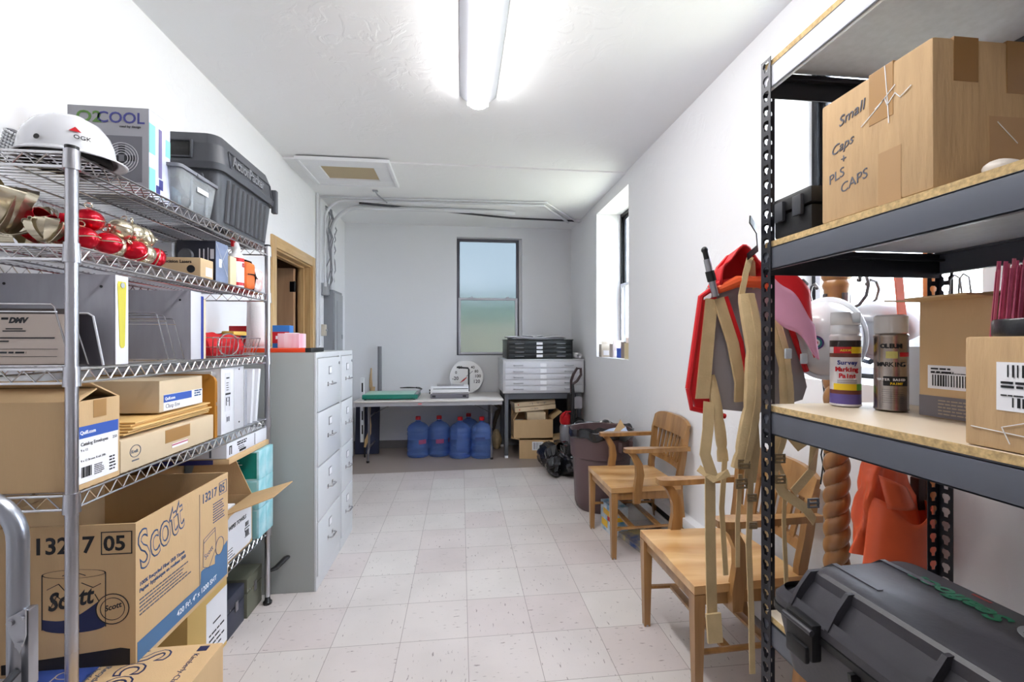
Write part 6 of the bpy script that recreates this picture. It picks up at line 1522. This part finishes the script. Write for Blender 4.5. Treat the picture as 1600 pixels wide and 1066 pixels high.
for k in range(4):
    a = R(-8)+PI/2*k; c, s = math.cos(a), math.sin(a); P = []
    for (r, z) in ((.040, 1.475), (.048, 1.505), (.052, 1.53), (.050, 1.545)): P.append((c*r, s*r, z))
    hk = [(.040, 1.485), (.07, 1.475), (.105, 1.483), (.135, 1.510), (.145, 1.545), (.135, 1.572), (.115, 1.578), (.105, 1.566)]
    b = MB(); b.tube([(c*r, s*r, z) for r, z in hk], [.006, .0052, .005, .005, .005, .005, .0055, .006], 8); b.sphere((c*.105, s*.105, 1.564), .008, 10, 8)
    b.box(.037, .043, -.009, .009, 1.43, 1.53, .002, M=Matrix.Rotation(a, 4, 'Z')); b.build('hook', mat('pewter', (110, 106, 108), .35, .8), t)
# hard hats hanging
def hung_hat(label, loc, rot, m, extra):
    t = thing('hard_hat', label, 'hard hat', loc, rot=rot); hardhat(t, m, .78, .2)
    b = MB(); b.lathe([(.09, -.012), (.092, .01), (.086, .03)], 26, Matrix.Diagonal((1.14, .93, 1, 1))); b.build('suspension', mat('blue_grey_strap', (84, 96, 120), .5), t, solid=.003)
    return t
t = hung_hat('white hard hat with a round colour sticker hanging left on the coat tree', (1.158, 1.305, 1.372), (0, R(-82), R(44)), mat('white_hat_matte', (214, 215, 220), .3, coat=.4), 0)
for (rr_, c_) in ((.021, (90, 60, 130)), (.0165, (50, 130, 140)), (.011, (225, 225, 228)), (.006, (190, 40, 50))):
    on_hat(t, .78, 150, 74, ('p', circ(24, rr_)), mat('sticker_%d' % int(rr_*1e4), c_, .4), 'round_sticker', .004-rr_*.08)
on_hat(t, .78, 48, 58, ('p', [(-.016, -.008), (.016, -.008), (.016, .012), (-.016, .012)]), mat('pale_red', (225, 130, 130), .5), 'red_patch', .003)
t2 = hung_hat('translucent grey hard hat with a dark strap hanging right on the coat tree', (1.435, 1.39, 1.40), (R(70), R(10), R(-20)), mat('grey_hat', (190, 194, 202), .25, coat=.5), 0)
b = MB(); b.ribbon([(-.09, -.02, .0), (-.06, -.06, -.03), (.0, -.07, -.05), (.07, -.04, -.03), (.09, .01, .0)], .022, .004, side=(0, 0, 1)); b.ribbon([(-.05, -.06, -.03), (-.03, -.08, -.08), (.02, -.08, -.10), (.05, -.05, -.05)], .018, .004, side=(0, 1, 0)); b.build('head_strap', mat('navy_strap', (44, 50, 66), .6), t2)
# shovel handle
t = thing('long_handled_tool', 'orange brown wooden tool handle leaning in the corner behind the shelving', 'tool', (1.452, 1.235, 0))
b = MB(); b.cyl((0, 0, .25), (-.004, 0, 1.80), .016, .017, seg=16); b.build('handle', mat_wood('orange_wood', (186, 108, 56), (208, 132, 76), .35, 2, 1), t)
b = MB(); b.box(-.012, .012, -.018, -.0165, 1.56, 1.66, .0005); b.build('label', white_pp, t)
b = MB(); b.box(-.09, .012, -.02, .02, 0, .26, .01); b.build('tool_head', black_mt, t)
# orange bag
t = thing('safety_bag', 'bright orange vinyl bag hanging crumpled behind the black case', 'bag', (1.335, 1.26, .70))
om = mat('orange_vinyl', (236, 100, 58), .38, coat=.3, var=.10, vscale=7)
b = MB()
def body(u, v):
    a = 2*PI*u; z = .36*v
    w_ = .105*(1-.40*v)+.02*math.sin(6*v); d_ = .06*(1-.3*v)
    k = 1+.16*math.sin(3*a+5*v)+.08*math.sin(7*a-9*v)
    return (w_*k*math.cos(a)+.02*math.sin(7*v)-.02*v, d_*k*math.sin(a), z)
b.grid(body, 64, 30, cu=True); b.jitter(.012, 16, 5); b.build('bag_body', om, t)
b = MB()
def apron(u, v):
    a = PI*(1.02+.96*u); q_ = v
    return ((.108-.025*q_)*math.cos(a)*1.1, (.078)*math.sin(a)-.02, -.03+.17*q_+.05*abs(2*u-1)**1.5*q_+.015*math.sin(11*u)*q_)
b.grid(apron, 40, 14); b.build('lower_flap', om, t, solid=.003)
b = MB(); b.grid(lambda u, v: (-.085+.09*u-.03*v, -.075-.02*math.sin(3*u), .17+.10*v*(1-.4*u)), 8, 8); b.build('side_fold', om, t, solid=.003)
b = MB(); b.tube([(-.06, -.03, .30), (-.095, -.06, .34), (-.08, -.07, .37), (-.03, -.06, .34), (.0, -.05, .32)], [.012, .018, .02, .018, .012], 8); b.build('crumpled_collar', om, t)
b = MB(); b.ribbon([(.05, .0, .33), (.06, .0, .60), (.03, .0, .88)], .03, .003, side=(1, 0, 0)); b.build('hanging_loop', om, t)
b = MB(); b.box(.07, .10, -.03, .0, .14, .24, .006); b.build('dark_buckle', mat('dark_brown', (52, 36, 34), .5), t)

# ================================================================== BACKPACK ON THE RACK END
BP = thing('backpack', 'red and tan frame backpack hanging on the end of the shelving', 'backpack', (.862, 1.30, 1.16))
canvas = mat('tan_canvas', (208, 182, 138), .75, var=.08, vscale=20, bump=.3, bscale=160); rcl = mat('red_nylon', (205, 26, 34), .5, var=.06); gpad = mat('grey_padding', (158, 152, 154), .7); pinkn = mat('pink_mesh', (238, 170, 200), .6, var=.06)
b = MB()
b.prism([(-.135, .06), (-.12, .0), (.06, -.02), (.21, .02), (.225, .06), (.19, .22), (.155, .37), (.05, .385), (-.08, .375), (-.10, .33)], (0, .0, 0), (1, 0, 0), (0, 0, 1), (0, 1, 0), .055)
bmesh.ops.bevel(b.bm, geom=[e for e in b.bm.edges if e.calc_face_angle(0) > .8], offset=.015, segments=3, affect='EDGES'); b.build('back_panel', gpad, BP)
# red piping outline tubes
b = MB(); b.tube([(-.175, -.008, .06), (-.165, -.01, .0), (-.06, -.015, -.025)], .008, 8); b.tube([(-.175, -.008, .06), (-.135, -.01, .34), (-.07, -.012, .385), (.04, -.012, .395)], .009, 8); b.tube([(.125, -.01, .35), (.16, -.01, .25), (.215, -.01, .11)], .008, 8); b.build('red_piping', rcl, BP)
b = MB(); b.prism([(-.172, .055), (-.15, .0), (-.10, -.015), (-.105, .10), (-.085, .34), (-.13, .33)], (0, -.012, 0), (1, 0, 0), (0, 0, 1), (0, 1, 0), .012); b.build('side_panel', rcl, BP)
b = MB(); b.prism([(-.155, .03), (-.112, .03), (-.085, .33), (-.122, .335)], (0, -.018, 0), (1, 0, 0), (0, 0, 1), (0, 1, 0), .006); b.build('tan_side_band', canvas, BP)
b = MB(); b.ribbon([(-.085, -.02, .335), (-.045, -.03, .20), (-.02, -.03, .08), (-.015, -.02, .02)], .034, .008, side=(1, 0, 0)); b.build('diagonal_band', canvas, BP)
b = MB(); b.ribbon([(-.063, -.025, .34), (-.02, -.035, .20), (.003, -.035, .06)], .010, .006, side=(1, 0, 0)); b.build('red_edge', rcl, BP)
# red hood at the top
b = MB()
def hood(u, v):
    a = PI*u; return (-.005+.075*math.cos(a)*(1-.25*v), -.03+.07*v, .375+.11*math.sin(a)*(1-.15*v)+.012*math.sin(5*a))
b.grid(hood, 24, 8); b.build('hood', rcl, BP, solid=.006)
b = MB(); b.prism([(-.085, .375), (.07, .38), (.065, .42), (.03, .475), (-.02, .478), (-.055, .44)], (0, .03, 0), (1, 0, 0), (0, 0, 1), (0, 1, 0), .012); b.build('hood_back', rcl, BP)
b = MB(); b.tube([(-.085, -.02, .36), (-.03, -.03, .385), (.04, -.03, .385), (.08, -.02, .37)], [.012, .018, .018, .012], 10); b.build('orange_roll', mat('orange_nylon', (236, 96, 48), .5), BP)
# lid flap on the right: red with pink lining
b = MB(); b.grid(lambda u, v: (.045+.120*u+.015*v, -.035-.05*math.sin(PI*u*.6), .435-.10*u**1.4-.20*v*(.35+.65*u)+.02), 16, 12); b.build('lid_flap', rcl, BP, solid=.004)
b = MB(); b.grid(lambda u, v: (.035+.118*v+.015*u, -.085-.03*math.sin(PI*v*.6), .405-.15*v**1.1-.135*u*(1-.25*v)-.008*math.sin(9*v)), 10, 20); b.build('pink_lining', pinkn, BP, solid=.004)
for (x, z) in ((.085, .175), (.135, .160)):
    b = MB(); b.box(x-.010, x+.010, -.10, -.092, z-.022, z+.008, .003); b.build('clip', mat('pale_clip', (196, 204, 212), .4), BP)
# shoulder straps (padded) with webbing
def pad(name, path, w_, th, side=(1, 0, 0), m=canvas):
    b = MB(); P = [Vector(p) for p in path]; n = len(P)
    fine = []
    for i in range(n-1):
        for k in range(6): fine.append(P[i].lerp(P[i+1], k/6))
    fine.append(P[-1]); 
    for _ in range(3):
        fine = [fine[0]]+[(fine[i-1]+fine[i]*2+fine[i+1])/4 for i in range(1, len(fine)-1)]+[fine[-1]]
    rs = [w_/2*(.82+.18*abs(math.sin(i*PI/7))**.4) for i in range(len(fine))]
    b.tube(fine, rs, 12, flat=th/w_); o = b.build(name, m, BP); return fine
s1 = pad('shoulder_strap', [(-.015, -.05, .345), (-.005, -.075, .20), (-.01, -.08, .05), (-.03, -.075, -.08), (-.04, -.06, -.17)], .060, .030)
b = MB(); b.ribbon([v+Vector((.006, -.016, 0)) for v in s1], .020, .002, side=(1, 0, 0)); b.build('webbing', canvas, BP)
s2 = pad('shoulder_strap', [(.085, -.03, .28), (.11, -.05, .15), (.12, -.05, .0), (.10, -.04, -.10), (.09, -.03, -.16)], .045, .024)
b = MB(); b.ribbon([v+Vector((.0, -.015, 0)) for v in s2], .018, .002, side=(1, 0, 0)); b.build('webbing', canvas, BP)
s3 = pad('shoulder_strap', [(-.10, .0, .10), (-.085, -.02, -.02), (-.075, -.02, -.10), (-.07, -.02, -.16)], .036, .02)
# top carry strap to the rack
b = MB(); b.ribbon([(-.03, -.05, .34), (-.012, -.045, .41), (.01, -.03, .455), (.025, -.02, .46), (.035, -.01, .40), (.05, 0, .37)], .018, .003, side=(1, 0, 0)); b.build('carry_loop', canvas, BP)
b = MB(); b.ribbon([(.0, -.035, .46), (-.02, -.11, .47), (-.08, -.19, .50), (-.13, -.235, .515)], .020, .003, side=(0, 0, 1)); b.build('black_hanging_strap', black_pl, BP)
# pole sticking out at the left top
b = MB(); b.cyl((-.10, -.03, .34), (-.130, -.035, .45), .010, seg=14); b.build('pole', steel, BP)
b = MB(); b.cyl((-.112, -.032, .385), (-.121, -.0335, .415), .013, seg=14); b.build('pole_collar', black_pl, BP)
b = MB(); b.cyl((-.130, -.035, .45), (-.137, -.036, .475), .008, seg=12); b.sphere((-.138, -.036, .477), .010, 12, 8); b.build('pole_grip', black_pl, BP)
# hanging straps
def hang(path, w_, label=None, side=(1, 0, 0), m=canvas, name='hanging_strap', th=.003):
    b = MB(); b.ribbon(path, w_, th, side=side); return b.build(name, m, BP)
hang([(-.115, -.02, .02), (-.13, -.04, -.06), (-.145, -.05, -.13), (-.125, -.06, -.20)], .034)
hang([(-.165, -.05, -.17), (-.13, -.065, -.20), (-.075, -.06, -.185)], .022, name='tied_band')
hang([(-.135, -.06, -.19), (-.140, -.07, -.35), (-.140, -.075, -.50), (-.140, -.08, -.60)], .036, side=(1, .2, 0))
hang([(-.140, -.085, -.58), (-.138, -.092, -.66)], .044, name='strap_keeper', th=.008)
hang([(-.04, -.06, -.19), (-.045, -.055, -.33), (-.042, -.05, -.47)], .014)
hang([(-.07, -.03, -.15), (-.08, -.03, -.30), (-.07, -.035, -.50)], .016)
hang([(-.01, -.04, -.08), (.0, -.05, -.22), (-.01, -.055, -.40), (-.005, -.06, -.60), (-.005, -.065, -.78)], .018)
hang([(-.0, -.05, .02), (.01, -.05, -.12), (.0, -.045, -.22)], .040)
hang([(.10, -.03, -.15), (.06, -.05, -.24), (.05, -.05, -.38), (.055, -.05, -.60)], .030)
hang([(.09, -.03, -.14), (.12, -.04, -.22), (.115, -.04, -.34), (.12, -.045, -.55)], .013)
hang([(.12, -.02, -.05), (.17, -.04, -.12), (.21, -.05, -.10), (.20, -.05, -.19), (.13, -.06, -.25)], .030, side=(0, 0, 1))
hang([(.06, -.03, -.16), (.10, -.05, -.25), (.17, -.06, -.30), (.20, -.06, -.34)], .032, side=(0, .3, 1))
for (x, y, z, s) in ((-.04, -.075, -.155, 1), (-.042, -.066, -.215, 1), (.095, -.045, -.150, 1), (.09, -.055, -.21, .9), (.185, -.065, -.09, .9), (.185, -.07, -.28, 1), (-.005, -.06, -.26, .8), (-.005, -.065, -.34, .7)):
    b = MB(); k = .018*s; rectframe(b, -k, k, -k*.8, k*.8, .005, 0, .006, .001); b.box(-k, k, -.003, .003, 0, .007, .001)
    bk = b.build('buckle', mat('buckle_tan', (128, 108, 80), .4) if z > -.25 or s < .9 else mat('buckle_grey', (108, 110, 116), .4), BP); bk.location = (x, y, z); bk.rotation_euler = (PI/2, 0, 0)

for i, (x, y, sw) in enumerate(((1.36, 1.56, .03), (1.385, 1.55, -.02), (1.41, 1.53, .04))):
    b = MB(); b.tube([(x, y, 1.28), (x+sw*.5, y, 1.18), (x+sw, y, 1.05), (x+sw*.4, y+.01, .93), (x+sw*1.2, y+.01, .82)], .0028, 6)
    tag(b.build('cable', black_pl), 'thin black cable dangling beside the carved coat tree', 'cable', 'cables dangling by the coat tree')
